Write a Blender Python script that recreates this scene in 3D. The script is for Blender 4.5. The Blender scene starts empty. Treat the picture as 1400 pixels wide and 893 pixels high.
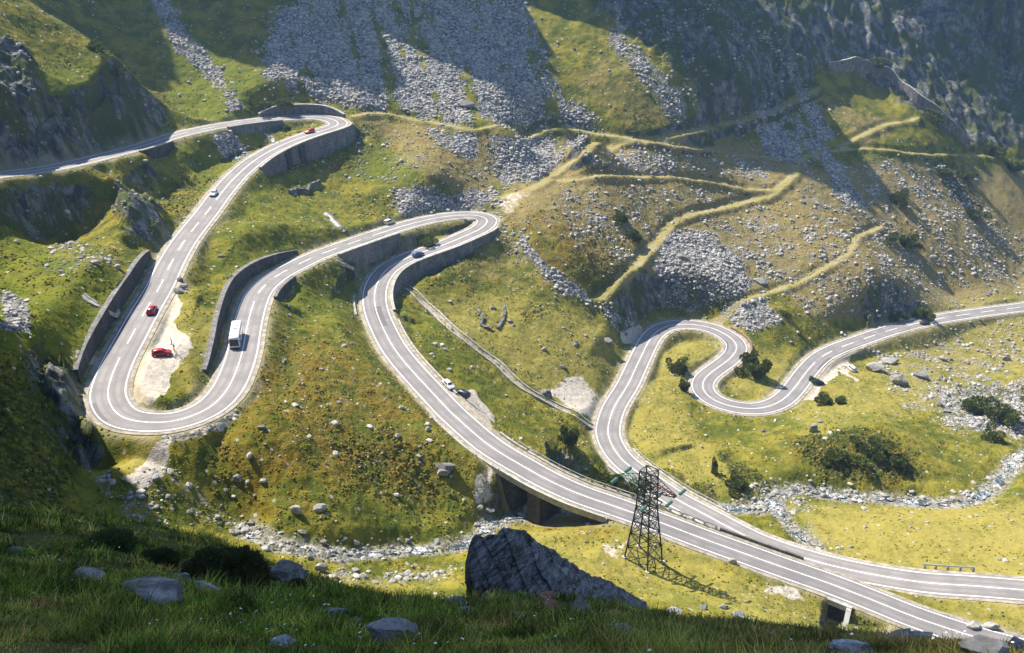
SKY_STRENGTH, SUN_STRENGTH, EXPOSURE, HAZE = 0.12, 5.0, 1.32, 0.00017
import bpy, math, random, time
import numpy as np
T0 = time.time()
SC = bpy.context.scene
C = SC.collection
rng = np.random.default_rng(7)
random.seed(7)
R = math.radians
# ------------------------------------------------------------------ camera model (picture units of 1400 x 893)
F, CX, CY, PITCH = 1374.0, 700.0, 446.5, R(25.0)
CP, SP = math.cos(PITCH), math.sin(PITCH)
SUN = np.array([-0.80, 0.60, 0.0]); SUN /= np.linalg.norm(SUN)
SUN_ELEV = R(50)
SUNV = np.array([SUN[0]*math.cos(SUN_ELEV), SUN[1]*math.cos(SUN_ELEV), math.sin(SUN_ELEV)])

def ray(u, v):
    a = (np.asarray(u, float)-CX)/F; b = -(np.asarray(v, float)-CY)/F
    return np.stack([a, b*SP+CP, b*CP-SP], -1)
def proj(p):
    p = np.asarray(p, float); x, y, z = p[..., 0], p[..., 1], p[..., 2]
    d = y*CP-z*SP; d = np.where(np.abs(d) < 1e-3, 1e-3, d)
    u = CX+F*x/d; v = CY-F*(y*SP+z*CP)/d
    bad = d <= 0.5
    return np.where(bad, -1e5, u), np.where(bad, -1e5, v)
def at_z(u, v, z):
    r = ray(u, v); return r*(z/r[2])
def at_y(u, v, y):
    r = ray(u, v); return r*(y/r[1])
# ------------------------------------------------------------------ noise
def _hash(ix, iy, s):
    h = (ix.astype(np.int64)*374761393+iy.astype(np.int64)*668265263+s*1442695041) & 0xffffffff
    h = ((h ^ (h >> 13))*1274126177) & 0xffffffff
    return h ^ (h >> 16)
def perlin(x, y, s=0):
    xi = np.floor(x); yi = np.floor(y); xf = x-xi; yf = y-yi
    u = xf*xf*xf*(xf*(xf*6-15)+10); w = yf*yf*yf*(yf*(yf*6-15)+10)
    def g(dx, dy):
        h = _hash(xi+dx, yi+dy, s); a = (h & 0xffff)*(2*math.pi/65536)
        return np.cos(a)*(xf-dx)+np.sin(a)*(yf-dy)
    n0 = g(0, 0)*(1-u)+g(1, 0)*u; n1 = g(0, 1)*(1-u)+g(1, 1)*u
    return (n0*(1-w)+n1*w)*1.5
def fbm(x, y, wl, octs=4, gain=0.5, s=0, ridged=False):
    x = np.asarray(x, float); y = np.asarray(y, float)
    t = np.zeros_like(x); a = 1.0
    for k in range(octs):
        ca, sa = math.cos(k*0.9+s), math.sin(k*0.9+s)
        n = perlin((x*ca-y*sa)/wl+17.3*k, (x*sa+y*ca)/wl-9.1*k, s*31+k)
        if ridged: n = 1-2*np.abs(n)
        t += a*n; a *= gain; wl *= 0.5
    return t
def sstep(a, b, x):
    t = np.clip((x-a)/(b-a), 0, 1); return t*t*(3-2*t)
# ------------------------------------------------------------------ roads: (u, v) picture points and heights
def resample(P, step):
    P = np.asarray(P, float)
    # centripetal-ish Catmull-Rom, then equal steps
    Q = np.vstack([2*P[0]-P[1], P, 2*P[-1]-P[-2]]); out = []
    for i in range(1, len(Q)-2):
        p0, p1, p2, p3 = Q[i-1], Q[i], Q[i+1], Q[i+2]
        t = np.linspace(0, 1, 24, endpoint=False)[:, None]
        out.append(0.5*((2*p1)+(-p0+p2)*t+(2*p0-5*p1+4*p2-p3)*t*t+(-p0+3*p1-3*p2+p3)*t**3))
    out.append(Q[-2][None]); D = np.vstack(out)
    s = np.r_[0, np.cumsum(np.linalg.norm(np.diff(D[:, :2], axis=0), axis=1))]
    n = max(2, int(s[-1]/step)+1); t = np.linspace(0, s[-1], n)
    return np.stack([np.interp(t, s, D[:, k]) for k in range(D.shape[1])], 1)
def smooth(A, k):
    k = int(k)|1; ker = np.hanning(k+2)[1:-1]; ker /= ker.sum(); h = k//2
    pad = np.vstack([2*A[0]-A[h:0:-1], A, 2*A[-1]-A[-2:-h-2:-1]])
    return np.stack([np.convolve(pad[:, i], ker, 'valid') for i in range(A.shape[1])], 1)
class Road: pass
def make_road(px, zs, hw, step=0.5, sm=17):
    px = np.asarray(px, float)
    # zs: {index: z}
    d = np.r_[0, np.cumsum(np.linalg.norm(np.diff(px, axis=0), axis=1))]
    ks = sorted(zs)
    z = np.interp(d, d[ks], [zs[k] for k in ks])
    P = np.array([at_z(u, v, zz) for (u, v), zz in zip(px, z)])
    S = smooth(resample(P, step), sm)
    zz = smooth(S[:, 2:3], 81)
    r = Road(); r.P = np.column_stack([S[:, :2], zz]); r.hw = hw; r.step = step
    t = np.gradient(r.P[:, :2], axis=0); t /= np.linalg.norm(t, axis=1)[:, None]
    r.T = t; r.N = np.column_stack([t[:, 1], -t[:, 0]])      # right-hand side
    r.u, r.v = proj(r.P); r.n = len(r.P)
    return r
def near(r, u, v):
    return int(np.argmin((r.u-u)**2+(r.v-v)**2))
RA_PX = [(-160,262),(-70,250),(0,240),(51,233),(103,223),(144,213),(192,200.5),(236.5,186),(274,177),(315,169.5),(363,163.5),(404.5,160),(435,160),(456,164),(463,170),(452,175),(428,182.5),(398,193),(370,206),(346,221),(322,242),(300,267),(283,290),(253,328),(234.5,358.6),(217.7,393),(197.5,427),(178.6,461.4),(160.4,495.7),(150,523),(147.5,543.7),(158.4,564),(178,574),(212.5,577.5),(240,575.5),(267,567.5),(291.4,554),(310,533),(322,509.4),(331,482),(337.7,447),(346,417),(356.5,396),(377,378),(404.5,362.7),(432,350),(456,341),(480,332.5),(504,324.5),(528.6,316),(563,305.5),(597,298),(624.6,294.3),(652,295),(666.5,301),(659,311.5),(638,321.5),(611,333),(576.5,345),(549,356),(528.6,369),(516.6,385),(512,403),(514,423.7),(523.4,447.7),(538,475),(560,503),(596,542),(619,566),(660,602),(689,621.6),(718,638.6),(745,654),(789,674),(837,691),(902,714),(960,736),(1033,762),(1091,783),(1137,800),(1194,821),(1249,843),(1297,859.5),(1340,873),(1400,889),(1470,903)]
def zi(px, pts):
    return {min(range(len(px)), key=lambda i: (px[i][0]-u)**2+(px[i][1]-v)**2): z for u, v, z in pts}
RA_Z = zi(RA_PX, [(-160,262,-66),(0,240,-74),(103,223,-77),(236,186,-82),(363,163,-86),(463,170,-88),(398,193,-89),(322,242,-91),(253,328,-92.5),(197,427,-94),(150,523,-95.5),(212,577,-96.5),(310,533,-97.8),(337,447,-99.5),(404,363,-102.5),(504,324,-107),(597,298,-110),(666,301,-112),(576,345,-113),(516,385,-114),(514,424,-115),(560,503,-116.5),(619,566,-118),(689,622,-119.5),(789,674,-122),(902,714,-125),(1033,762,-128.5),(1137,800,-131.5),(1340,873,-135),(1470,903,-137)])
RB_PX = [(1560,822),(1470,812),(1400,806.5),(1331,801),(1263,795.5),(1194,785.5),(1133,772),(1074,755),(1033,739.5),(1002,724),(958,701),(927,684),(901,667),(871,645),(852,630),(839,613),(831.5,595),(832.5,578),(840.5,555),(858,526.5),(871,499),(884,472),(894,457),(909,447),(926,443.6),(947,443.6),(972,448),(991,456.5),(1004,466.6),(1007,478),(997,491),(978,505),(964,517),(960.5,530),(971.4,543.7),(995.4,554.5),(1026,559),(1050,556),(1071,546),(1088,528),(1101.7,509.4),(1119,491),(1140,478.6),(1173.7,466),(1215,452),(1256,441.5),(1297,433.5),(1348.6,426),(1400,419.5),(1480,408),(1580,396)]
RB_Z = zi(RB_PX, [(1560,822,-135),(1400,806,-136),(1263,795,-137),(1133,772,-139),(1033,739,-141),(958,701,-142.7),(901,667,-143.4),(852,630,-143.8),(831,595,-144),(858,526,-144.3),(884,472,-144.7),(926,443,-145.2),(991,456,-146),(1007,478,-146.6),(978,505,-147.3),(960,530,-148),(995,554,-149),(1050,556,-150),(1088,528,-151),(1140,478,-152.6),(1256,441,-156),(1400,419,-159.5),(1580,396,-163.5)])
RA = make_road(RA_PX, RA_Z, 3.9); RB = make_road(RB_PX, RB_Z, 3.9)
ROADS = [RA, RB]
# ------------------------------------------------------------------ terrain control points
CT = []
SHIFT = np.array([(666,301,-7),(504,324,-4.7),(404,363,-2),(514,424,-6),(560,503,-5),(619,566,-4),(689,622,-2.5),(310,533,0),(197,427,0),(463,170,0),(398,193,0),(741,250,-7),(902,714,0),(600,200,-2),(640,110,0),(884,472,3),(1007,478,3.7),(960,530,4),(1050,556,4),(1140,478,4),(1256,441,3.5),(1400,419,3),(831,595,2),(852,630,1.5),(901,667,0),(1033,739,0),(1263,795,0),(1250,600,1),(1160,676,0),(440,738,0),(400,600,0),(470,480,-3),(330,330,-1),(980,330,1),(760,540,0),(760,600,-1),(620,660,-2),(800,640,0),(760,440,-1)], float)
def shift(u, v):
    w = 1/((SHIFT[:, 0]-u)**2+(SHIFT[:, 1]-v)**2+200.0)**1.5
    return float((w*SHIFT[:, 2]).sum()/w.sum())
def zc(*pts):
    for u, v, z in pts:
        t = min(1, max(0, (-139-z)/11)); CT.append(at_z(u, v, z+5.5*t*t*(3-2*t)+shift(u, v)))
def yc(*pts):
    for u, v, y in pts: CT.append(at_y(u, v, y))
def xyz(*pts):
    for p in pts: CT.append(np.array(p, float))
# near hillside the camera stands on
xyz((0,0,-1.7),(-8,0,-1.0),(8,0,-2.6),(-25,0,4),(25,0,-6),(0,-20,12),(-40,-20,22),(40,-20,4),(0,-80,50),(-60,-80,60),(60,-80,38))
yc((100,893,11),(700,893,11),(1300,893,11),(100,800,24),(400,840,24),(700,856,24),(1000,876,24),
   (100,740,40),(40,705,50),(150,712,50),(240,722,48),(330,770,44),(420,812,45),(520,822,45),(620,824,45),(760,832,45),(880,842,44),(1000,860,38),(1080,884,33),(1150,910,27),(1240,922,22),(1340,908,22),(1400,900,22),(1600,900,24),(-150,700,50),(-150,800,24))
xyz((-40,75,-60),(-20,75,-66),(0,75,-67),(20,75,-68),(35,75,-70),(-40,105,-84),(-15,105,-92),(5,105,-94),(28,105,-96),(55,60,-56),(60,105,-98),(80,75,-74),
    (-70,90,-60),(-75,115,-80),(-110,60,-20),(-110,100,-48),(-150,120,-35))
# pylon meadow / stream flat
zc((880,768,-125),(700,760,-116),(940,790,-126),(1000,800,-126),(800,735,-123),(1100,835,-130.5),(1200,866,-134),(1000,770,-127),(1180,850,-135),
   (370,732,-107),(440,738,-110.5),(500,740,-114),(560,742,-118),(620,742,-121),(660,715,-124),(700,695,-127),(735,690,-128.5),
   (400,780,-109),(500,790,-113),(600,790,-117),(640,770,-119))
# slope between the left hairpin and the first lower road
zc((172,618,-97.2),(215,622,-97.3),(200,643,-97.9),(165,648,-98.4),(185,676,-107),(240,680,-110),(235,705,-113),(310,705,-109),(122,655,-103),(300,620,-100),(400,560,-101),(400,640,-104),(450,500,-103),(450,600,-106),(470,680,-109.5),(430,430,-104),(440,390,-104.5),
   (520,560,-108),(560,620,-112),(600,680,-119.5),(540,690,-115),(640,660,-119),(680,660,-120.5),(480,450,-105.5),(470,395,-106),(400,470,-102),(380,520,-100.5))
# inside the left hairpin and between its strands
zc((240,540,-96),(270,470,-93),(265,400,-92),(300,340,-93),(330,300,-94.5),(370,300,-95),(400,330,-96),(300,430,-93.5),(430,300,-99),(380,250,-96),(330,330,-93))
# below the top hairpin, down to the middle hairpin
zc((420,230,-96.5),(470,225,-97),(500,190,-93),(540,180,-91),(520,225,-97),(600,200,-92.5),(600,240,-97.5),(560,270,-101.5),(470,300,-101),(640,250,-99.5),(680,225,-97),(720,200,-95),(640,275,-102.5),(520,290,-102.3))
yc((614,171,372),(700,176,371),(796,178,372))
zc((580,320,-107.5),(380,175,-88.5),(340,200,-91.5),(300,210,-90),(270,230,-89))
# right of the middle hairpin
zc((700,267,-100.5),(741,250,-99.5),(720,290,-103),(720,330,-110),(660,340,-112.5),(700,370,-117.5),(760,330,-111),(800,300,-111),(803,207,-97),(779,223,-97.5))
zc((620,370,-112),(580,395,-114),(600,420,-118),(560,440,-114),(640,420,-121),(617,450,-118.5),(676,497,-128.5),(717,531,-134),(762,555,-139.5),(810,573,-145),
   (740,440,-128),(700,440,-126),(780,480,-134.5),(780,520,-139),(830,450,-139),(823,406,-131),(800,380,-124),(850,350,-124),(850,430,-136),(850,470,-141.5),
   (600,480,-115.5),(640,540,-120),(700,590,-127.5),(760,620,-134),(800,600,-143),(790,640,-137),(660,510,-125))
# banks by the lower road and the lower stream
zc((870,650,-151),(905,640,-149.5),(940,625,-149),(900,590,-151.5),(900,530,-152.5),(920,490,-154),(945,470,-155),(950,590,-154.5),(1000,640,-151.5),(985,690,-150),
   (1067,672,-151.5),(1112,668,-152.5),(1160,677,-153.5),(1230,678,-154.5),(1297,684,-155),(1345,672,-156),(1368,655,-157),(1400,620,-158.5),(1470,600,-160),
   (1050,705,-149.5),(1100,730,-147.5),(1160,757,-143.5),(1180,620,-150.5),(1080,620,-151),(1250,625,-152),(1150,590,-151.5),(1050,595,-155.5),(1100,570,-157),(1200,560,-156.5),(1300,600,-158),(1330,550,-163),(1390,560,-165),
   (1250,500,-166.5),(1350,480,-171),(1180,510,-163),(1250,760,-142.5),(1250,720,-147.5),(1350,760,-143.5),(1350,710,-150),(1400,680,-153),(1250,840,-135.3),(1330,835,-135.5),(1400,850,-136),
   (1040,500,-158),(1030,530,-159),(1080,490,-160.5),(1150,440,-158),(1060,440,-152.5),(1700,500,-168),(1700,700,-152),(1700,850,-138))
# right-hand mountain slope
zc((880,400,-134.5),(960,400,-138),(960,300,-124),(890,300,-119.5),(1050,390,-141),(1100,330,-134),(1020,340,-132),(1200,370,-144),(1200,310,-136),(1300,320,-144))
yc((888,193,388),(988,170,416),(940,200,392),(1091,223,400),(1000,280,378),(1256,208,428),(1180,230,408),(1256,165,444),(1180,185,426),(1362,218,452),(1390,300,418),(1390,385,390),(1280,260,416),(1115,123,446),(1129,87,460),(1200,120,466),(1050,154,430),
   (1480,250,470),(1480,330,430))
# back wall and left-hand gully
yc((300,165,352),(330,140,366),(390,135,372),(480,135,380),(560,120,392),(640,110,400),(720,120,400),(860,120,404),(940,120,412),(700,60,426),(600,50,424),(500,50,418),(400,40,414),(330,90,388),(290,60,400),(250,110,380),(250,150,360),(200,60,392),(150,10,414),
   (400,-20,440),(700,-20,456),(900,30,440),(1000,90,426),(1000,30,446),(1100,50,462),(1200,50,486),(1300,400,366),(1300,100,500),(1300,20,520),(1370,90,530),(1400,160,515),(1330,140,492),(1395,20,780),(1480,60,780),(1400,60,760),(1420,110,740))
xyz((215,600,-150),(240,640,-140),(300,560,-150))
# left-hand spur
yc((0,-25,328),(60,15,326),(110,48,322),(160,85,318),(200,125,316),(228,172,316),(-120,-100,330),(0,120,276),(60,120,288),(120,140,295),(60,190,268),(120,190,276),(-120,100,262),(180,160,304),(20,60,302),(90,90,308),(0,190,254))
xyz((-125,352,-76),(-150,362,-68),(-118,352,-82),(-165,375,-60),(-120,375,-78),(-140,378,-74))
# left-hand slope under the upper road
zc((0,300,-84),(60,300,-86),(120,270,-84),(160,250,-84),(190,280,-83.5),(160,330,-86),(180,370,-86.5),(100,340,-86.5),(50,400,-85),(120,420,-86.5),(0,420,-83),(210,310,-86),(200,230,-87),(240,250,-89),(225,300,-89.5),(130,470,-88),(60,450,-83.5),(30,480,-82.5),(90,520,-89),(-100,350,-78),(-100,480,-76),
   (10,560,-84),(60,570,-88),(105,560,-97),(60,640,-91),(10,640,-87),(110,610,-100),(100,680,-97),(-100,600,-78))
xyz((-80,140,-92),(-95,140,-86))
# far surroundings
xyz((-400,600,140),(-200,600,80),(0,600,70),(200,640,60),(400,700,40),(700,600,20),(600,400,-100),(500,200,-150),(400,100,-130),(500,-100,-60),(0,900,240),(400,1000,200),(-500,1000,300),(900,900,150),(900,300,-60),(0,-300,160),(-400,-200,150),(-400,200,80),(-300,300,40),(-300,100,30),(-250,200,-20),(-250,400,30),(400,-300,60),(900,-200,-20),(1400,600,200),(-1000,300,260),(250,150,-138),(350,300,-160),(200,60,-112),(150,20,-60))
BR_A = (near(RA, 712, 635), near(RA, 826, 687)); BR_B = (near(RB, 952, 698), near(RB, 858, 635))
for r, br in ((RA, BR_A), (RB, BR_B)):
    for i in range(0, r.n, 24):
        if br[0]-6 < i < br[1]+6: continue
        CT.append(r.P[i]+[0, 0, -0.3])
CT = np.array(CT)
def thin(P, d=3.0):
    keep = []
    for i, p in enumerate(P):
        if all((p[0]-P[j][0])**2+(p[1]-P[j][1])**2 > d*d for j in keep): keep.append(i)
    return P[keep]
CT = thin(CT)
def solve_rbf(P, c=7.0, lam=0.35):
    n = len(P); d2 = ((P[:, None, :2]-P[None, :, :2])**2).sum(-1)
    A = np.zeros((n+3, n+3)); A[:n, :n] = -np.sqrt(d2+c*c); A[:n, :n] += np.eye(n)*-lam*0
    A[:n, :n] -= np.eye(n)*lam*0.0
    A[:n, n] = 1; A[:n, n+1:] = P[:, :2]/100; A[n:, :n] = A[:n, n:].T
    A[np.arange(n), np.arange(n)] -= -0.0
    A[np.arange(n), np.arange(n)] += lam
    w = np.linalg.solve(A, np.r_[P[:, 2], 0, 0, 0]); return w
W = solve_rbf(CT)
def rbf(x, y, c=7.0):
    out = np.empty(x.size); xf = x.ravel(); yf = y.ravel()
    for i in range(0, xf.size, 20000):
        X = xf[i:i+20000, None]; Y = yf[i:i+20000, None]
        out[i:i+20000] = -np.sqrt((X-CT[None, :, 0])**2+(Y-CT[None, :, 1])**2+c*c)@W[:-3]+W[-3]+(X[:, 0]*W[-2]+Y[:, 0]*W[-1])/100
    return out.reshape(x.shape)
GX = np.arange(-260, 421, 2.0); GY = np.arange(-60, 861, 2.0)
_gx, _gy = np.meshgrid(GX, GY)
GZ = rbf(_gx, _gy)
HX = np.arange(-1400, 1601, 20.0); HY = np.arange(-700, 1701, 20.0)
_hx, _hy = np.meshgrid(HX, HY)
HZ = rbf(_hx, _hy)
def samp(G, X0, Y0, d, x, y):
    fx = np.clip((x-X0)/d, 0, G.shape[1]-1.001); fy = np.clip((y-Y0)/d, 0, G.shape[0]-1.001)
    ix = fx.astype(int); iy = fy.astype(int); fx = fx-ix; fy = fy-iy
    return (G[iy, ix]*(1-fx)+G[iy, ix+1]*fx)*(1-fy)+(G[iy+1, ix]*(1-fx)+G[iy+1, ix+1]*fx)*fy
def base(x, y):
    x = np.asarray(x, float); y = np.asarray(y, float)
    ins = sstep(0, 40, np.minimum(np.minimum(x+258, 418-x), np.minimum(y+58, 858-y)))
    return samp(GZ, -260, -60, 2.0, x, y)*ins+samp(HZ, -1400, -700, 20.0, x, y)*(1-ins)
def hit(u, v, hf, t0=5.0, t1=900.0):
    """world points where the rays through picture points first meet the ground"""
    u = np.atleast_1d(np.asarray(u, float)); v = np.atleast_1d(np.asarray(v, float)); D = ray(u, v)
    t = np.full(u.size, t0); lo = t.copy(); done = np.zeros(u.size, bool)
    while not done.all() and t.max() < t1:
        stp = np.maximum(0.4, t*0.006); act = ~done
        p = D*t[:, None]; below = p[:, 2] < hf(p[:, 0], p[:, 1])
        new = act & below; done |= new
        adv = act & ~below; lo[adv] = t[adv]; t[adv] += stp[adv]
    hi = t.copy()
    for _ in range(12):
        m = (lo+hi)/2; p = D*m[:, None]; b = p[:, 2] < hf(p[:, 0], p[:, 1]); hi = np.where(b, m, hi); lo = np.where(b, lo, m)
    return D*hi[:, None]
# ------------------------------------------------------------------ linear features carved into the ground
RX0, RY0, RD = -200.0, 110.0, 0.5
RW, RH = 1100, 800
def raster(P, rad):
    D = np.full((RH, RW), 1e9, np.float32); I = np.full((RH, RW), -1, np.int32)
    k = int(rad/RD)
    for i, p in enumerate(P):
        cx = int((p[0]-RX0)/RD); cy = int((p[1]-RY0)/RD)
        x0, x1, y0, y1 = max(cx-k, 0), min(cx+k+1, RW), max(cy-k, 0), min(cy+k+1, RH)
        if x1 <= x0 or y1 <= y0: continue
        gx = RX0+(np.arange(x0, x1)+.5)*RD-p[0]; gy = RY0+(np.arange(y0, y1)+.5)*RD-p[1]
        d = gx[None]**2+gy[:, None]**2
        s = D[y0:y1, x0:x1]; m = d < s
        s[m] = d[m]; I[y0:y1, x0:x1][m] = i
    return I
def lookup(r, x, y):
    """index of the nearest sample (-1 when far), signed distance (right +), distance"""
    ix = ((x-RX0)/RD).astype(int); iy = ((y-RY0)/RD).astype(int)
    ok = (ix >= 0) & (ix < RW) & (iy >= 0) & (iy < RH)
    idx = np.where(ok, r.I[np.clip(iy, 0, RH-1), np.clip(ix, 0, RW-1)], -1)
    j = np.maximum(idx, 0); dx = x-r.P[j, 0]; dy = y-r.P[j, 1]
    side = dx*r.N[j, 0]+dy*r.N[j, 1]; al = dx*r.T[j, 0]+dy*r.T[j, 1]
    over = np.maximum(np.abs(al)-1.0, 0)
    d = np.hypot(np.abs(side), over)
    return idx, side, np.where(idx < 0, 1e3, d)
def line_feature(px, hw, hf, step=0.6, sm=13, zsm=25, closed=False):
    P = hit([p[0] for p in px], [p[1] for p in px], hf)
    S = smooth(resample(P, step), sm); S[:, 2] = smooth(hf(S[:, 0], S[:, 1])[:, None], zsm)[:, 0]
    r = Road(); r.P = S; r.hw = hw; r.step = step
    t = np.gradient(S[:, :2], axis=0); t /= np.linalg.norm(t, axis=1)[:, None]+1e-9
    r.T = t; r.N = np.column_stack([t[:, 1], -t[:, 0]]); r.n = len(S); r.u, r.v = proj(S)
    r.I = raster(S, hw+8); return r
for r in ROADS: r.I = raster(r.P, 20)
# retaining walls: road, first and last picture point, side (+1 right of travel), +1 cut into the hill / -1 holding the road up, heights along
WALLS = [
 ('hairpin_cut', RA, (366,163), (455,164), -1, +1, [1.0,3.2,3.4,3.4,3.0,1.0]),
 ('upper_culvert', RA, (296,173), (376,162), +1, -1, [1.0,2.4,3.0,3.0,2.6]),
 ('upper_left', RA, (172,206), (216,193), +1, -1, [0.8,3.2,3.4,1.5]),
 ('hairpin_fill', RA, (463,169), (336,230), -1, -1, [5.5,6.5,6.8,6.8,6.5,6.2,5.6,4.5,2.5]),
 ('left_cut', RA, (238,352), (151,520), +1, +1, [2.0,3.4,4.2,4.4,4.5,4.5,4.4,4.2,3.8,2.8]),
 ('inner_cut', RA, (320,512), (430,351), -1, +1, [1.2,2.8,3.8,4.2,4.4,4.2,3.8,3.2,2.4,1.0]),
 ('inner_fill', RA, (349,408), (380,376), +1, -1, [0.8,2.6,2.6,1.0]),
 ('middle_fill_upper', RA, (444,346), (530,315), +1, -1, [1.2,3.8,4.4,4.4,3.4,1.2]),
 ('middle_fill_lower', RA, (662,309), (514,428), -1, -1, [0.8,2.2,3.4,4.4,5.0,5.2,5.0,4.6,4.0,3.2,2.4,1.0]),
]
class Wall: pass
WL = []
for nm, r, p0, p1, side, kind, hs in WALLS:
    w = Wall(); w.name = nm; w.r = r; w.i0 = near(r, *p0); w.i1 = near(r, *p1)
    if w.i1 < w.i0: w.i0, w.i1 = w.i1, w.i0; hs = hs[::-1]
    w.off = 1.1 if nm in ('left_cut', 'inner_cut') else 0.0
    w.side, w.kind = side, kind; n = w.i1-w.i0+1
    w.h = np.interp(np.linspace(0, 1, n), np.linspace(0, 1, len(hs)), hs); w.h = smooth(w.h[:, None], 15)[:, 0]
    WL.append(w)
def ridge(x, y, pts, front, back=None, jag=0.0, s=3):
    """height of a rock ridge with crest line pts (x, y, z): crest height minus slope times distance"""
    best = np.full(x.shape, -1e9)
    for (x0, y0, z0), (x1, y1, z1) in zip(pts[:-1], pts[1:]):
        dx, dy = x1-x0, y1-y0; t = np.clip(((x-x0)*dx+(y-y0)*dy)/(dx*dx+dy*dy), 0, 1)
        px, py = x0+t*dx, y0+t*dy; d = np.hypot(x-px, y-py)
        sl = front if back is None else np.where((x-px)*dy-(y-py)*dx > 0, front, back)
        z = z0+t*(z1-z0)+jag*perlin(px/9.0, py/9.0, s)+jag*.5*perlin(px/3.5, py/3.5, s+1)-sl*d
        best = np.maximum(best, z)
    return best
SHADE_CREST = [(-300,480,150),(-262,474,120),(-238,470,90),(-216,468,48),(-205,468,86),(-182,470,88),(-160,470,86),(-146,470,78),(-134,470,56),(-118,470,18),(-107,470,22),(-99,470,66),(-84,470,60),(-52,470,32),(-26,470,-14),(-8,470,-18),(-3,470,27),(14,470,34),(34,470,38),(54,472,30),(66,472,2),(74,474,-20)]  # out-of-view crest, profile shaped to throw the shadow streaks on the scree
SHADE_CREST2 = [(132,545,-25),(160,552,26),(210,556,32),(265,560,24)]  # unseen crest added to put the right-hand cliffs in shade
SHADE_SPUR = [(-142,20,160),(-142,116,212),(-142,172,224),(-141,180,92),(-138,188,24),(-132,200,-24),(-129,210,-75)]  # out-of-view ridge, shaped so its shadow covers the foreground slope
def CRAG(x, y):
    b = base(x, y); out = np.zeros_like(b)
    m = (y > 420) & (y < 640) & (x > -330) & (x < 100)
    if m.any(): out[m] = np.maximum(0, ridge(x[m], y[m], SHADE_CREST, 5.5, 1.6, 5.0)-b[m])
    m = (y > 480) & (y < 640) & (x > 60) & (x < 330)
    if m.any(): out[m] = np.maximum(out[m], np.maximum(0, ridge(x[m], y[m], SHADE_CREST2, 4.0, 1.6, 15.0, 21)-b[m]))
    out += .9*np.exp(-((x-.6)/3.6)**2-((y-43.2)/1.9)**2)+.4*np.exp(-((x-5.0)/2.5)**2-((y-42.6)/1.6)**2)
    m = (y < 250) & (y > -60) & (x < -40) & (x > -200)
    if m.any(): out[m] = np.maximum(0, ridge(x[m], y[m], SHADE_SPUR, 9.0, None, 2.5, 9)-b[m])
    return out
ROUGH = None
def ground0(x, y):
    """base + crags, no fine relief"""
    return base(x, y)+CRAG(x, y)
CULV = (near(RA, 1136, 800), near(RA, 1160, 809))
def carve_roads(x, y, h):
    for r, br in ((RA, BR_A), (RB, BR_B)):
        idx, side, d = lookup(r, x, y); j = np.maximum(idx, 0); zr = r.P[j, 2]
        e = d-(r.hw+0.75)
        flat = zr-0.16
        tgt = flat.copy(); bl = np.full_like(h, 5.5)
        dlt = np.clip(h-flat, -20, 20)
        bl = np.clip(np.abs(dlt)*1.3, 1.5, 9.0)              # longer batter where the ground lies far above or below
        for w in WL:
            if w.r is not r: continue
            m = (idx >= w.i0) & (idx <= w.i1) & (np.sign(side) == w.side)
            hh = w.h[np.clip(j-w.i0, 0, len(w.h)-1)]
            stp = sstep(0.15, 0.5, e-w.off)*hh*w.kind
            if w.kind < 0: t2 = np.minimum(flat+stp, np.where(e > .5, flat+stp, 1e9))
            else: t2 = flat+stp
            tgt = np.where(m, t2, tgt); bl = np.where(m, 9.0, bl)
        s = sstep(0, 1, np.clip(e/bl, 0, 1)); s = np.where(idx < 0, 1, s)
        hn = tgt*(1-s)+h*s
        if br is not None:
            k = sstep(-8, 0, np.minimum(j-br[0], br[1]-j).astype(float)); k = np.where(idx < 0, 0, k)
            hn = hn*(1-k)+np.minimum(h, flat-1.0)*k
        for w in WL:
            if w.r is not r or w.kind < 0: continue
            m = (idx >= w.i0) & (idx <= w.i1) & (np.sign(side) == w.side) & (e > w.off+.45)
            hh = w.h[np.clip(j-w.i0, 0, len(w.h)-1)]
            hn = np.where(m, np.maximum(hn, flat+hh-np.maximum(0, e-w.off-5)*.45), hn)
        if r is RA:
            k = sstep(-3, 1, np.minimum(j-CULV[0], CULV[1]-j).astype(float))*(side > 0)*(idx >= 0)
            hn = hn-k*np.maximum(0, hn-(zr-4.3))*sstep(4.7, 5.15, d)*(1-sstep(9, 20, d))
        h = hn
    return h
PATHS_PX = [
 ([(690,268),(715,262),(741,250),(762,236),(779,223),(803,207),(837,199),(888,192.7),(920,188),(954,178),(988,170),(1019,164),(1050,154),(1081,140),(1115,123)], 1.9),
 ([(803,208),(845,199),(888,195),(920,199),(954,203),(988,207),(1033,212.5),(1074,218)], 1.2),
 ([(1153,205),(1126,207),(1095,219),(1086,238),(1066,256),(1047,270),(1006,280),(954,292),(920,304),(905,324),(882,348),(861,372),(845,387),(823,407)], 2.0),
 ([(768,247),(803,243),(847,240),(905,241.5),(940,244),(988,252),(1047,259)], 1.2),
 ([(1153,205),(1228,207),(1290,211),(1362,217.5)], 1.1),
 ([(1150,198),(1180,183),(1211,170),(1249,164.6)], 1.6),
 ([(1201,311),(1174,322.6),(1160,345),(1126,367),(1074,393),(1023,408),(978,424)], 1.4),
 ([(484,158),(528,154.5),(573,164),(614,171),(665,175),(741,178),(796,178.5),(823,185),(864,190)], 1.3),
]
PATHS = []
for px, hw in PATHS_PX: PATHS.append(line_feature(px, hw, ground0))
WALLBAND = line_feature([(1129,90),(1165,97),(1200,113),(1228,131),(1256,152),(1290,176),(1324,203)], 1.2, ground0)
FLUME_PX = [(556,388),(570,403),(592,424),(618,447),(648,472),(676,496),(697,515),(717,531),(740,544),(762,555),(787,565),(811,573)]
FLUME = line_feature(FLUME_PX, 1.3, ground0)
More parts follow.
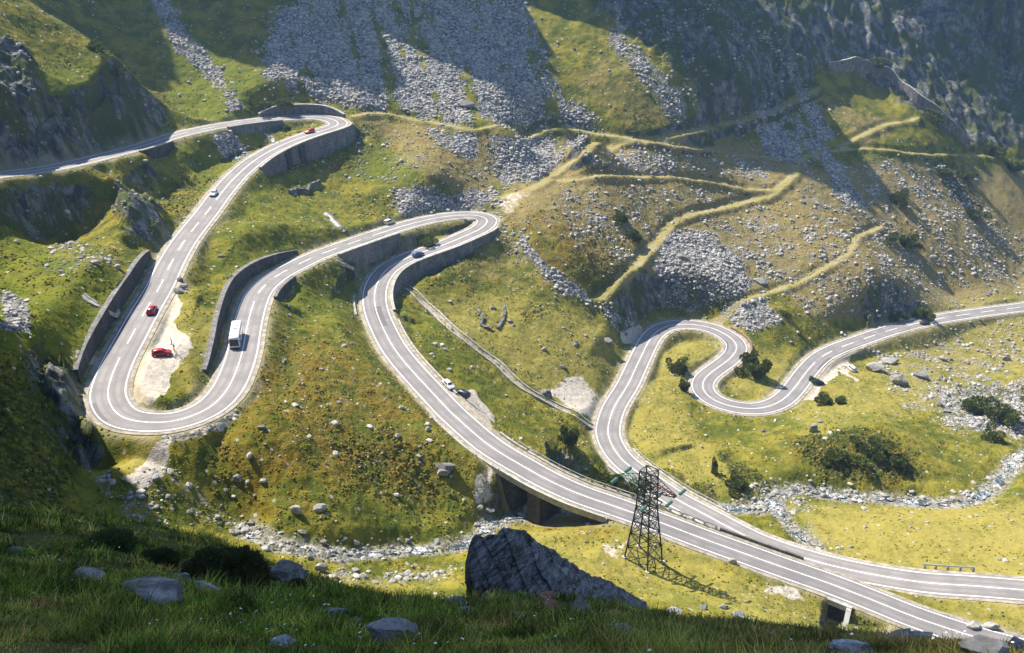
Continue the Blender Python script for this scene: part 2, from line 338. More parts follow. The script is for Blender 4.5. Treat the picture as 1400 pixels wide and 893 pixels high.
STREAMS_PX = [
 ([(340,722),(372,733),(405,741),(440,748),(475,753),(515,751),(560,750),(600,748),(632,742),(650,730),(668,716),(690,706),(712,702),(735,697),(760,692)], 2.4),
 ([(985,690),(1010,694),(1040,692),(1058,682),(1068,669),(1090,664),(1112,667),(1138,672),(1160,676),(1195,676),(1230,679),(1265,683),(1297,686),(1325,683),(1345,674),(1360,663),(1368,652),(1376,640),(1400,622),(1440,600)], 2.6),
 ([(1062,684),(1070,700),(1082,716),(1096,728),(1112,742)], 2.2),
]
STREAMS = [line_feature(px, hw, ground0, zsm=31) for px, hw in STREAMS_PX]
def carve_lines(x, y, h):
    for r in PATHS:
        idx, side, d = lookup(r, x, y); j = np.maximum(idx, 0); zr = r.P[j, 2]
        s = np.where(idx < 0, 1, sstep(0, 1, np.clip((d-r.hw*.7)/2.4, 0, 1)))
        h = zr*(1-s)+h*s
    for r, dp, bl in [(FLUME, 0.35, 2.5)]+[(s_, 0.9, 4.0) for s_ in STREAMS]:
        idx, side, d = lookup(r, x, y); j = np.maximum(idx, 0); zr = r.P[j, 2]-dp
        s = np.where(idx < 0, 1, sstep(0, 1, np.clip((d-r.hw*.6)/bl, 0, 1)))
        h = np.minimum(zr, h)*(1-s)+h*s if dp > .5 else zr*(1-s)+h*s
    return h
def ground(x, y):
    """the finished ground without fine relief"""
    x = np.asarray(x, float); y = np.asarray(y, float)
    return carve_roads(x, y, carve_lines(x, y, ground0(x, y)))
# ------------------------------------------------------------------ what grows or lies where
def poly_mask(u, v, poly, f):
    P = np.array(poly, float); out = np.zeros(u.shape)
    m = (u > P[:, 0].min()-f) & (u < P[:, 0].max()+f) & (v > P[:, 1].min()-f) & (v < P[:, 1].max()+f)
    if not m.any(): return out
    a, b = u[m], v[m]; ins = np.zeros(a.shape, bool); d2 = np.full(a.shape, 1e9)
    for (x0, y0), (x1, y1) in zip(P, np.roll(P, -1, axis=0)):
        c = ((y0 > b) != (y1 > b)); xx = x0+(b-y0)*(x1-x0)/(y1-y0 if y1 != y0 else 1e-9)
        ins ^= c & (a < xx)
        dx, dy = x1-x0, y1-y0; t = np.clip(((a-x0)*dx+(b-y0)*dy)/(dx*dx+dy*dy+1e-9), 0, 1)
        d2 = np.minimum(d2, (a-x0-t*dx)**2+(b-y0-t*dy)**2)
    sd = np.sqrt(d2)*np.where(ins, 1, -1)
    out[m] = sstep(-f, f, sd); return out
Z_SCREE = [
 ([(352,70),(375,30),(420,-30),(715,-30),(735,60),(768,120),(800,160),(815,178),(700,172),(600,166),(560,156),(470,146),(400,125),(365,105)], 1.0, 26),
 ([(585,178),(700,184),(800,186),(800,205),(770,225),(735,245),(690,252),(660,222),(600,200)], .95, 12),
 ([(640,255),(690,262),(655,288),(620,288)], .8, 8),
 ([(1000,165),(1070,130),(1140,210),(1195,290),(1150,280),(1090,228),(1040,212)], .8, 10),
 ([(908,320),(960,312),(1010,350),(1030,390),(1000,410),(940,425),(900,412),(893,350)], 1.0, 10),
 ([(988,415),(1045,403),(1068,440),(1030,452),(985,432)], 1.0, 7),
 ([(195,-20),(222,-20),(262,50),(300,95),(335,150),(318,158),(280,105),(232,60)], .8, 6),
 ([(283,182),(312,180),(340,207),(332,216),(300,213)], 1.0, 5),
 ([(880,200),(1000,212),(1060,222),(1055,252),(900,238),(800,238),(800,212)], .5, 12),
 ([(770,250),(1040,265),(1000,278),(930,292),(880,330),(850,370),(800,330),(745,280)], .36, 14),
 ([(1070,262),(1200,215),(1420,225),(1420,395),(1240,436),(1120,430),(1060,400),(1130,345)], .38, 18),
 ([(930,310),(1040,285),(1180,320),(1080,385),(1030,380)], .40, 14),
 ([(840,20),(900,90),(985,165),(930,180),(830,60)], .6, 12),
 ([(1042,60),(1058,72),(1100,120),(1142,190),(1122,195),(1090,140)], 1.0, 5),
 ([(1120,40),(1160,85),(1152,96),(1125,92)], .9, 6),
 ([(1255,92),(1300,150),(1335,190),(1312,194),(1270,140)], .9, 6),
 ([(1180,0),(1240,60),(1230,70),(1170,20)], .6, 6),
 ([(120,662),(165,625),(150,690)], .5, 6), ([(165,665),(250,640),(320,700),(330,722),(190,728),(150,700)], .42, 12), ([(215,597),(275,590),(310,560),(330,560),(280,600),(240,615)], .8, 6),
 ([(360,722),(480,742),(640,735),(655,728),(662,734),(600,758),(480,757),(370,742)], .34, 7),
 ([(400,776),(640,772),(600,800),(440,802)], .45, 10),
 ([(995,694),(1050,650),(1080,662),(1160,669),(1300,680),(1345,658),(1400,606),(1420,630),(1350,682),(1300,694),(1160,686),(1090,696),(1150,745),(1180,765),(1140,762),(1060,708)], .40, 7),
 ([(1190,480),(1400,430),(1400,500),(1300,560),(1230,560)], .38, 14), ([(1270,530),(1400,520),(1400,600),(1300,590)], .6, 10),
 ([(650,210),(730,330),(780,390),(770,400),(700,360),(640,300)], .35, 12),
 ([(700,300),(740,350),(800,400),(815,425),(780,410),(715,350)], .75, 7),
 ([(0,400),(45,410),(40,450),(0,450)], .9, 6), ([(90,330),(180,340),(110,385),(30,380)], .35, 10),
 ([(230,380),(245,375),(255,400),(235,405)], 1.0, 4),
 ([(490,170),(640,200),(690,250),(640,290),(560,290),(480,230)], .2, 14),
 ([(540,255),(660,265),(640,285),(560,300),(530,280)], .7, 8),
 ([(480,300),(500,340),(520,350)], .3, 5),
 ([(820,420),(860,425),(870,455),(850,460)], .8, 6),
]
Z_DIRT = [
 ([(172,545),(192,480),(212,425),(228,392),(244,400),(244,450),(260,472),(248,510),(205,556)], 1.6, 4),
 ([(606,545),(642,532),(672,575),(668,610),(640,590)], 1.6, 4),
 ([(745,533),(790,512),(835,560),(805,568),(770,553)], .95, 10),
 ([(850,452),(880,448),(872,468),(852,470)], 1.0, 4),
 ([(1080,562),(1104,528),(1122,498),(1160,480),(1225,452),(1160,490),(1126,532)], 1.0, 3),
 ([(1140,488),(1160,500),(1180,522),(1168,522),(1148,505)], .7, 6),
 ([(165,655),(215,612),(242,606),(236,640),(195,664)], .9, 8), ([(175,592),(330,560),(300,590),(230,604)], .7, 5),
 ([(655,610),(672,640),(675,690),(655,690),(660,640)], .6, 6),
 ([(1020,598),(1080,575),(1060,600)], .3, 8), ([(1100,765),(1200,775),(1290,790),(1200,785)], .6, 5),
 ([(838,740),(860,745),(850,765),(820,758)], .6, 8), ([(1040,795),(1110,820),(1080,826),(1030,810)], .6, 8),
 ([(1180,855),(1240,850),(1200,880)], .5, 8), ([(665,285),(700,262),(730,262),(700,290)], .5, 6),
 ([(112,470),(130,490),(125,500),(108,488)], .9, 4),
]
Z_YEL = [
 ([(690,720),(800,715),(900,735),(1130,835),(1215,900),(900,815),(760,780)], .6, 18), ([(1090,690),(1420,690),(1420,860),(1150,775)], .9, 16), ([(850,590),(890,470),(960,450),(990,480),(930,520),(940,580),(1000,640),(980,690),(900,640)], .55, 14),
 ([(560,400),(680,400),(830,440),(850,520),(780,560),(620,450)], .55, 14), ([(1090,560),(1240,450),(1420,430),(1420,520),(1240,560),(1100,600)], .55, 16), ([(690,290),(700,262),(770,225),(790,235),(735,290)], .9, 8),
 ([(480,155),(600,165),(560,175),(490,168)], .9, 5), ([(240,400),(300,440),(300,490),(260,540),(235,500)], .45, 8), ([(1000,480),(1090,490),(1060,545),(990,530)], .6, 8),
 ([(1240,800),(1420,820),(1420,880),(1340,850)], .6, 10), ([(500,320),(640,308),(600,325),(520,345)], .5, 8), ([(400,790),(640,790),(600,815),(420,812)], .3, 8),
 ([(1240,400),(1420,380),(1420,412),(1260,432)], .7, 8), ([(230,590),(180,640),(160,640),(180,595)], .8, 6),
]
Z_BROWN = [
 ([(340,500),(420,440),(560,520),(650,640),(560,690),(400,660),(280,640),(290,590)], .75, 26), ([(280,610),(380,640),(460,720),(330,715)], .6, 14), ([(690,300),(800,270),(880,330),(830,400),(740,380)], .7, 14), ([(1060,590),(1260,600),(1250,660),(1100,660)], .55, 12),
 ([(0,260),(160,230),(190,300),(100,330),(0,330)], .45, 16), ([(700,560),(800,600),(800,650),(700,620)], .4, 12), ([(620,180),(800,190),(760,240),(660,250)], .3, 12), ([(700,690),(860,720),(840,745),(720,722)], .6, 8), ([(1080,290),(1420,250),(1420,400),(1100,430)], .5, 20), ([(1260,800),(1420,820),(1420,835),(1280,812)], .8, 6),
 ([(470,150),(620,180),(640,240),(540,240)], .4, 16), ([(760,200),(1050,260),(1000,330),(880,330)], .45, 16),
]
Z_DARK = [  # dark scrub, plus ground darkened where walls and crests cast shade
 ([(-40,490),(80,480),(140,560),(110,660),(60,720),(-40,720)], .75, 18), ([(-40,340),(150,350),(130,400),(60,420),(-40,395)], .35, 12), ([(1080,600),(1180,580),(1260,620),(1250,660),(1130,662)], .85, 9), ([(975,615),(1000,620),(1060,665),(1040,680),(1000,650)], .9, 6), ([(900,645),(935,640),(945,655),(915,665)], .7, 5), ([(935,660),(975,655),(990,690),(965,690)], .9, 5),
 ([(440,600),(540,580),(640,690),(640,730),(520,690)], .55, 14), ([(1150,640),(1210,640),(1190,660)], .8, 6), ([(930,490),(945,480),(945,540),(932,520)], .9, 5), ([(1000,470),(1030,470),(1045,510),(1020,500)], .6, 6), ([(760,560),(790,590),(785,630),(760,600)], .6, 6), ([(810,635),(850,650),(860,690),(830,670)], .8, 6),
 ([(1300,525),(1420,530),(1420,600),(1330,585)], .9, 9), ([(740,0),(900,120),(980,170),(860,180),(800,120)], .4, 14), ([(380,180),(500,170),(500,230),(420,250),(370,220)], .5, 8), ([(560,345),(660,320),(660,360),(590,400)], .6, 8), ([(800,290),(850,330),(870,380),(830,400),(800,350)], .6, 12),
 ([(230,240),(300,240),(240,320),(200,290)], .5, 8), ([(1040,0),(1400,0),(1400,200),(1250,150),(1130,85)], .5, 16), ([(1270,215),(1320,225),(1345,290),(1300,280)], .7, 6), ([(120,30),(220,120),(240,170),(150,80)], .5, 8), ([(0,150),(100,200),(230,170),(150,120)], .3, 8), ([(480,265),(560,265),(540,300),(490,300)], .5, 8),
 ([(650,415),(690,420),(675,465),(655,455)], .5, 4), ([(705,420),(745,412),(760,430),(715,440)], .6, 4), ([(860,560),(870,570),(1010,600),(1000,620),(900,600)], .25, 6), ([(1120,600),(1160,585),(1200,640),(1150,650)], .4, 8), ([(410,340),(470,350),(440,390),(380,400)], .35, 8),
]
Z_ROCK = [
 ([(700,-60),(1360,-60),(1420,150),(1420,215),(1335,205),(1250,158),(1130,86),(1062,130),(985,160),(905,80),(780,-10)], .8, 14), ([(0,60),(-60,60),(-60,250),(100,225),(225,185),(190,130),(140,150),(60,175),(60,110),(30,60)], .75, 9),
 ([(150,250),(200,270),(245,320),(225,340),(170,330)], .6, 8), ([(60,500),(95,495),(125,560),(140,620),(110,640),(80,580)], .8, 7), ([(860,600),(870,620)], 0, 3), ([(1180,430),(1260,415),(1250,430),(1180,452)], .7, 4),
]
Z_GREEN = [
 ([(200,540),(290,560),(240,570),(190,560)], .9, 6), ([(-20,300),(190,390),(170,470),(-20,480)], .7, 14), ([(230,30),(360,100),(340,165),(240,180)], .8, 16), ([(360,230),(470,290),(400,350),(300,370),(300,300)], .45, 12), ([(480,200),(600,215),(590,245),(470,250)], .8, 8), ([(230,190),(320,215),(330,250),(280,260)], .8, 8),
 ([(440,430),(520,470),(640,600),(640,660),(540,560)], .5, 14), ([(540,430),(640,530),(700,590),(760,620),(700,560),(600,450)], .55, 10), ([(60,60),(130,90),(130,150),(50,150)], .8, 10), ([(880,790),(1100,840),(1160,890),(900,820)], .7, 10), ([(260,520),(310,500),(300,560),(270,560)], .4, 6), ([(1060,540),(1200,560),(1180,600),(1080,590)], .5, 10), ([(480,720),(640,690),(640,720),(540,740)], .4, 8),
 ([(360,380),(500,340),(500,450),(400,440)], .6, 12),
]
Z_DRY = [([(690,230),(800,190),(960,165),(1120,225),(1210,215),(1420,230),(1420,400),(1250,430),(1120,440),(1060,400),(1000,420),(900,420),(850,400),(760,330),(680,310)], .85, 18), ([(480,150),(600,172),(800,180),(800,215),(700,255),(640,270),(560,240)], .8, 14), ([(820,60),(900,110),(980,170),(860,185),(780,120)], .6, 14), ([(1240,440),(1420,425),(1420,500),(1240,540)], .5, 14), ([(1100,120),(1180,150),(1260,165),(1180,205)], .7, 10), ([(640,300),(760,330),(830,420),(700,400),(600,370)], .55, 14), ([(330,520),(420,450),(560,540),(640,640),(520,600),(400,600)], .45, 20)]
def masks(x, y, z):
    u, v = proj(np.stack([x, y, z], -1)); r = np.hypot(x, y)
    far = sstep(95, 120, r)
    k = np.clip(r/260, .4, 1.6)
    wu = u+9*fbm(x, y, 9, 3, s=4)/k; wv = v+6*fbm(x, y, 9, 3, s=8)/k
    M = {}
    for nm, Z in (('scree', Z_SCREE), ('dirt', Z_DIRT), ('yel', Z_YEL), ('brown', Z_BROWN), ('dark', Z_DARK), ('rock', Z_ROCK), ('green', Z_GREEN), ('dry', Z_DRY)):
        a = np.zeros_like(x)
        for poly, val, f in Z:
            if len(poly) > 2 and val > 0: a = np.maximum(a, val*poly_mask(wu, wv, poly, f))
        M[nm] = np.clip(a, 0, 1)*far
    stk = sstep(.0, .75, fbm(x+.25*y, y*.16, 8, 4, .6, s=51)+.35*fbm(x, y, 5, 3, s=52)); M['scree'] *= 1-.75*stk*sstep(330, 370, y)
    p = np.zeros_like(x); rd = np.full_like(x, 99.0)
    for q in PATHS:
        idx, side, d = lookup(q, x, y); p = np.maximum(p, np.where(idx >= 0, (1-sstep(q.hw*.45, q.hw*1.0+.5, d+.9*fbm(x, y, 3, 3, s=6)))*np.clip(.95+.5*fbm(x, y, 9, 2, s=26), .35, 1), 0))
    M['path'] = p
    for q in ROADS:
        idx, side, d = lookup(q, x, y); rd = np.minimum(rd, np.where(idx >= 0, d-q.hw, 99))
    M['roadd'] = rd
    M['verge'] = 1-sstep(.6, 3.0, rd+1.2*fbm(x, y, 4, 2, s=12))
    w = np.zeros_like(x)
    for q in STREAMS:
        idx, side, d = lookup(q, x, y); w = np.maximum(w, np.where(idx >= 0, 1-sstep(q.hw*.5, q.hw+1.0, d+.8*fbm(x, y, 5, 2, s=27)), 0))
    M['stream'] = w; M['r'] = r; M['near'] = 1-far
    return M
def relief(x, y, M, z0=0.0):
    r = M['r']; quiet = sstep(.9, 3.5, M['roadd'])*(1-.35*M['path'])*(1-.8*M['dirt'])
    sc, rk, nr = M['scree'], M['rock'], M['near']
    n12 = fbm(x, y, 13, 3, s=1); n3 = fbm(x, y, 3.4, 3, .6, s=2); n1 = fbm(x, y, 1.15, 2, .6, s=3)
    terr = np.abs(np.modf((n12*.35+x*.02+y*.11)*1.6)[0])-.5
    g = .50*n12+.27*n3+.10*n1+.12*terr
    big = .9*fbm(x, y, 30, 2, s=14)*sstep(125, 200, r)
    h = (g*(1-.5*sc)+big*.6)*(1-.55*M['yel'])
    h += sc*(.22*fbm(x, y, 2.0, 3, .65, s=5)+.5*fbm(x, y, 22, 2, s=15))
    rn = fbm(x*1.0, y*.6, 16, 5, .55, s=7, ridged=True)-.4
    ang = x*.55+y*.35
    rib = fbm(ang, (y-x)*.12, 13, 4, .55, s=17, ridged=True)-.4
    crk = fbm(x*.9+z0*.5, y*.9, 11, 4, .6, s=23, ridged=True)-.3
    h += rk*(2.6*rn+1.2*rib+2.2*crk)
    h += (M['dark']*.30+M['brown']*.14)*np.abs(fbm(x, y, 2.2, 3, .6, s=19))*2.0
    h += .5*np.maximum(0, fbm(x, y, 7, 2, s=21)-.25)*M['brown']
    out = h*quiet*(1-nr)
    out += nr*(.16*fbm(x, y, 3.5, 3, s=2)+.05*n1)*np.clip(r/8, 0, 1)
    away = sstep(480, 560, r); out += away*6*fbm(x, y, 60, 4, .5, s=9, ridged=True)
    return out
def mesh_grid(name, X, Y, Z, uv=None, smooth=True):
    nr, nc = X.shape
    V = np.stack([X, Y, Z], -1).reshape(-1, 3).astype(np.float32)
    a = np.arange(nr-1)[:, None]*nc; b = np.arange(nc-1)[None]
    f = np.stack([a+b, a+b+1, a+b+nc+1, a+b+nc], -1).reshape(-1, 4)
    return raw_mesh(name, V, f, smooth, uv)
def raw_mesh(name, V, f, smooth=True, uv=None, mats=None):
    me = bpy.data.meshes.new(name); V = np.asarray(V, np.float32); f = np.asarray(f, np.int32); n, k = f.shape
    me.vertices.add(len(V)); me.vertices.foreach_set('co', V.ravel())
    me.loops.add(n*k); me.loops.foreach_set('vertex_index', f.ravel())
    me.polygons.add(n); me.polygons.foreach_set('loop_start', np.arange(0, n*k, k, dtype=np.int32))
    if mats is not None: me.polygons.foreach_set('material_index', np.asarray(mats, np.int32))
    me.update(calc_edges=True)
    me.polygons.foreach_set('use_smooth', np.full(n, smooth, bool))
    if uv is not None:
        l = me.uv_layers.new(name='UVMap'); l.data.foreach_set('uv', np.asarray(uv, np.float32)[f.ravel()].ravel())
    return me
def color_attr(me, name, A):
    at = me.color_attributes.new(name, 'FLOAT_COLOR', 'POINT'); at.data.foreach_set('color', np.asarray(A, np.float32).ravel())
def link(name, me, mat=None, parent=None, **props):
    o = bpy.data.objects.new(name, me); C.objects.link(o)
    if mat is not None and me is not None and len(me.materials) == 0: me.materials.append(mat)
    if parent is not None: o.parent = parent
    for k, v in props.items(): o[k] = v
    return o
TH = np.concatenate([np.linspace(-180, -75, 60, endpoint=False), np.linspace(-75, -37, 90, endpoint=False), np.linspace(-37, 37, 1010, endpoint=False), np.linspace(37, 75, 90, endpoint=False), np.linspace(75, 180, 61)])*math.pi/180
RR = np.concatenate([np.geomspace(1.2, 60, 260, endpoint=False), np.linspace(60, 125, 60, endpoint=False), np.linspace(125, 470, 860, endpoint=False), np.linspace(470, 640, 130, endpoint=False), np.geomspace(640, 1400, 40)])
TT, RRR = np.meshgrid(TH, RR)
GXX = RRR*np.sin(TT); GYY = RRR*np.cos(TT)
_x, _y = GXX.ravel(), GYY.ravel()
G0 = ground(_x, _y)
MK = masks(_x, _y, G0)
REL = relief(_x, _y, MK, G0)
GZZ = (G0+REL).reshape(GXX.shape)
def surf(x, y):
    """height of the finished terrain mesh"""
    x = np.asarray(x, float); y = np.asarray(y, float); r = np.clip(np.hypot(x, y), RR[0], RR[-1]*.9999); t = np.arctan2(x, y)
    i = np.clip(np.searchsorted(RR, r)-1, 0, len(RR)-2); j = np.clip(np.searchsorted(TH, t)-1, 0, len(TH)-2)
    a = (r-RR[i])/(RR[i+1]-RR[i]); b = (t-TH[j])/(TH[j+1]-TH[j])
    return (GZZ[i, j]*(1-b)+GZZ[i, j+1]*b)*(1-a)+(GZZ[i+1, j]*(1-b)+GZZ[i+1, j+1]*b)*a
TER = mesh_grid('terrain', GXX, GYY, GZZ)
gzy = np.gradient(GZZ, axis=0)/np.gradient(RRR, axis=0)
gzx = np.gradient(GZZ, axis=1)/(np.gradient(TT, axis=1)*RRR)
STEEP = .8*sstep(1.35, 2.4, np.hypot(gzx, gzy)).ravel()*(1-MK['near'])
ROCKM = np.maximum(MK['rock'], STEEP)
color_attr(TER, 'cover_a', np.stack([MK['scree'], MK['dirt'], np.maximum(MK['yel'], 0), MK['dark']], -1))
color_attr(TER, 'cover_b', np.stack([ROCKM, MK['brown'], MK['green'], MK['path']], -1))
color_attr(TER, 'cover_c', np.stack([MK['verge'], MK['stream'], MK['near'], MK['dry']], -1))
print('terrain', time.time()-T0)
# ------------------------------------------------------------------ materials
class NT:
    def __init__(s, name):
        s.m = bpy.data.materials.new(name); s.m.use_nodes = True; s.t = s.m.node_tree; s.t.nodes.clear()
        s.out = s.t.nodes.new('ShaderNodeOutputMaterial'); s.b = s.t.nodes.new('ShaderNodeBsdfPrincipled'); s.t.links.new(s.b.outputs[0], s.out.inputs[0])
        s.geo = None
    def n(s, typ, **kw):
        n = s.t.nodes.new(typ)
        for k, v in kw.items(): setattr(n, k, v)
        return n
    def put(s, sock, val):
        if hasattr(val, 'is_output'): s.t.links.new(val, sock)
        elif isinstance(val, (tuple, list)) and len(val) == 3 and sock.type == 'RGBA': sock.default_value = (*val, 1)
        else: sock.default_value = val
    def pos(s, obj=False):
        if s.geo is None: s.geo = s.n('ShaderNodeNewGeometry').outputs['Position'] if not obj else s.n('ShaderNodeTexCoord').outputs['Object']
        return s.geo
    def scaled(s, v):
        n = s.n('ShaderNodeVectorMath', operation='MULTIPLY'); s.t.links.new(s.pos(), n.inputs[0]); n.inputs[1].default_value = v; return n.outputs[0]
    def noise(s, scale, detail=3, rough=.55, vec=None, dist=0):
        n = s.n('ShaderNodeTexNoise'); n.inputs['Scale'].default_value = scale; n.inputs['Detail'].default_value = detail; n.inputs['Roughness'].default_value = rough; n.inputs['Distortion'].default_value = dist
        s.t.links.new(vec if vec is not None else s.pos(), n.inputs['Vector']); return n.outputs['Fac']
    def voro(s, scale, what='Color', vec=None, feat='F1'):
        n = s.n('ShaderNodeTexVoronoi', feature=feat); n.inputs['Scale'].default_value = scale
        s.t.links.new(vec if vec is not None else s.pos(), n.inputs['Vector']); return n.outputs[what]
    def math(s, op, a, b=0.0, clamp=False):
        n = s.n('ShaderNodeMath', operation=op, use_clamp=clamp); s.put(n.inputs[0], a); s.put(n.inputs[1], b); return n.outputs[0]
    def ramp(s, f, lo, hi):
        n = s.n('ShaderNodeMapRange', interpolation_type='SMOOTHSTEP'); s.put(n.inputs[0], f); n.inputs[1].default_value = lo; n.inputs[2].default_value = hi; return n.outputs[0]
    def mix(s, f, a, b, mode='MIX'):
        n = s.n('ShaderNodeMix', data_type='RGBA', blend_type=mode); s.put(n.inputs[0], f); s.put(n.inputs[6], a); s.put(n.inputs[7], b); return n.outputs[2]
    def attr(s, name):
        a = s.n('ShaderNodeAttribute', attribute_name=name); q = s.n('ShaderNodeSeparateColor'); s.t.links.new(a.outputs['Color'], q.inputs[0]); return q.outputs[0], q.outputs[1], q.outputs[2], a.outputs['Alpha']
    def bump(s, h, strength, dist):
        n = s.n('ShaderNodeBump'); n.inputs['Strength'].default_value = strength; n.inputs['Distance'].default_value = dist; s.t.links.new(h, n.inputs['Height']); s.t.links.new(n.outputs[0], s.b.inputs['Normal'])
    def done(s, col, rough=.9, spec=.2, metal=0):
        s.put(s.b.inputs['Base Color'], col); s.put(s.b.inputs['Roughness'], rough); s.b.inputs['Specular IOR Level'].default_value = spec; s.b.inputs['Metallic'].default_value = metal
        return s.m
def ter_mat():
    s = NT('ground_cover'); sc, di, ye, dk = s.attr('cover_a'); rk, br, gr, pa = s.attr('cover_b'); ve, st, ne, dry = s.attr('cover_c')
    nl = s.noise(.035, 3); nm = s.noise(.16, 4, .6); nh = s.noise(.75, 3, .65); nf = s.noise(2.6, 3, .65); nx = s.noise(.07, 2)
    # grass: green, yellow and brown tufts
    col = s.mix(s.ramp(nm, .36, .64), (.078,.090,.012), (.195,.168,.022))
    col = s.mix(s.math('MULTIPLY', gr, .8), col, s.mix(nh, (.056,.098,.008), (.140,.150,.014)))
    col = s.mix(s.math('MULTIPLY', ye, s.ramp(s.math('ADD', nh, s.math('MULTIPLY', nm, .6)), .50, .95)), col, (.310,.255,.075))
    col = s.mix(s.math('MULTIPLY', ye, .55), col, (.235,.200,.042))
    fdry = s.ramp(s.math('ADD', s.math('ADD', s.math('MULTIPLY', nh, .5), s.math('MULTIPLY', nm, .5)), s.math('MULTIPLY', dry, .5)), .62, .95)
    col = s.mix(s.math('MULTIPLY', fdry, s.math('MULTIPLY', dry, .9)), col, s.mix(s.ramp(nf, .35, .65), (.215,.150,.066), (.27,.215,.10)))
    fb = s.ramp(s.math('ADD', s.math('MULTIPLY', nh, .7), s.math('ADD', nm, s.math('MULTIPLY', br, .45))), 1.02, 1.35)
    col = s.mix(s.math('MULTIPLY', fb, .85), col, s.mix(nf, (.205,.128,.014), (.060,.042,.007)))
    # dark heath and juniper mats, and painted shade below walls and cliffs
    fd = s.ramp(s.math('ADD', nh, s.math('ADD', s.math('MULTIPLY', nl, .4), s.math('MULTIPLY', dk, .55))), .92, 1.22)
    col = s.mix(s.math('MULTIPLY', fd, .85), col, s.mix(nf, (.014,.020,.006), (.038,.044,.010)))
    col = s.mix(s.math('MULTIPLY', s.ramp(nf, .50, .72), .50), col, s.mix(.5, col, (.020,.024,.006)))
    col = s.mix(s.math('MULTIPLY', s.ramp(nf, .60, .40), .0), col, col)
    # scree
    vc = s.voro(1.15); vs = s.n('ShaderNodeSeparateColor'); s.t.links.new(vc, vs.inputs[0]); vd = s.voro(1.15, 'Distance')
    vc2 = s.voro(.5); vs2 = s.n('ShaderNodeSeparateColor'); s.t.links.new(vc2, vs2.inputs[0])
    g1 = s.mix(vs.outputs[0], (.13,.128,.125), (.45,.43,.41)); g1 = s.mix(s.math('MULTIPLY', vs2.outputs[1], .35), g1, (.20,.19,.175))
    g1 = s.mix(s.math('MULTIPLY', s.ramp(vd, .42, .62), .75), g1, (.030,.030,.028))
    fs = s.ramp(s.math('ADD', sc, s.math('MULTIPLY', s.math('SUBTRACT', s.math('ADD', s.math('MULTIPLY', nh, .45), s.math('MULTIPLY', nm, .55)), .5), 1.5)), .40, .66)
    fs = s.math('MULTIPLY', fs, s.ramp(sc, .03, .2))
    col = s.mix(fs, col, g1)
    # loose stones showing through the grass everywhere
    v3 = s.voro(.62, 'Distance'); v3c = s.voro(.62); v3s = s.n('ShaderNodeSeparateColor'); s.t.links.new(v3c, v3s.inputs[0])
    stn = s.math('MULTIPLY', s.ramp(v3, .28, .20), s.ramp(v3s.outputs[0], .86, .9)); stn = s.math('MULTIPLY', stn, s.math('SUBTRACT', 1, ne))
    col = s.mix(stn, col, (.33,.31,.28))
    # rock faces
    rv = s.scaled((.6, .6, .38)); rn = s.noise(.5, 6, .62, rv); rn2 = s.noise(.12, 4, .6, rv)
    rn3 = s.noise(.22, 5, .65, s.scaled((.8, .8, .35)), .6); rc = s.mix(s.ramp(rn, .35, .68), (.040,.042,.046), (.20,.195,.185)); rc = s.mix(s.math('MULTIPLY', s.ramp(s.voro(.35, 'Distance', rv, 'DISTANCE_TO_EDGE'), .05, .0), .6), rc, (.015,.015,.016)); rc = s.mix(s.math('MULTIPLY', s.ramp(s.math('ADD', s.math('MULTIPLY', rn3, .6), s.math('MULTIPLY', s.noise(.06, 4, .6), .4)), .46, .54), .9), rc, s.mix(nf, (.034,.050,.012), (.085,.095,.022)))
    fr = s.ramp(s.math('ADD', rk, s.math('MULTIPLY', s.math('SUBTRACT', nm, .5), 1.1)), .35, .60); col = s.mix(s.math('MULTIPLY', fr, s.ramp(rk, .05, .25)), col, rc)
    # old trails, bare earth, verges, stream gravel
    col = s.mix(s.math('MULTIPLY', pa, .92), col, s.mix(s.ramp(nf, .35, .7), s.mix(s.ramp(nm, .4, .6), (.30,.25,.10), (.33,.29,.18)), (.185,.165,.045)))
    dc = s.mix(s.ramp(nh, .3, .75), (.36,.31,.25), (.52,.465,.395))
    fdi = s.ramp(s.math('ADD', di, s.math('MULTIPLY', s.math('SUBTRACT', nh, .5), .9)), .30, .62); col = s.mix(s.math('MULTIPLY', fdi, s.ramp(di, .05, .25)), col, dc)
    col = s.mix(s.math('MULTIPLY', ve, .62), col, s.mix(nf, (.22,.19,.09), (.36,.31,.22)))
    col = s.mix(s.math('MULTIPLY', st, .85), col, s.mix(vs.outputs[0], (.07,.065,.055), (.34,.32,.29)))
    # near hillside: soil under the grass
    col = s.mix(ne, col, s.mix(nf, (.050,.054,.014), (.120,.105,.032)))
    hb = s.math('ADD', s.math('MULTIPLY', nf, .6), s.math('ADD', s.math('MULTIPLY', nh, .9), s.math('MULTIPLY', s.math('MULTIPLY', vd, fs), -.8)))
    s.bump(hb, .75, .45)
    return s.done(col, .95, .08)
def simple(name, c0, c1, scale=1.5, rough=.85, spec=.2, bump=.3, bd=.05, obj=False, detail=4, lo=.35, hi=.65, metal=0):
    s = NT(name); s.pos(obj); n = s.noise(scale, detail, .6); m = s.done(s.mix(s.ramp(n, lo, hi), c0, c1), rough, spec, metal)
    if bump: s.bump(n, bump, bd)
    return m
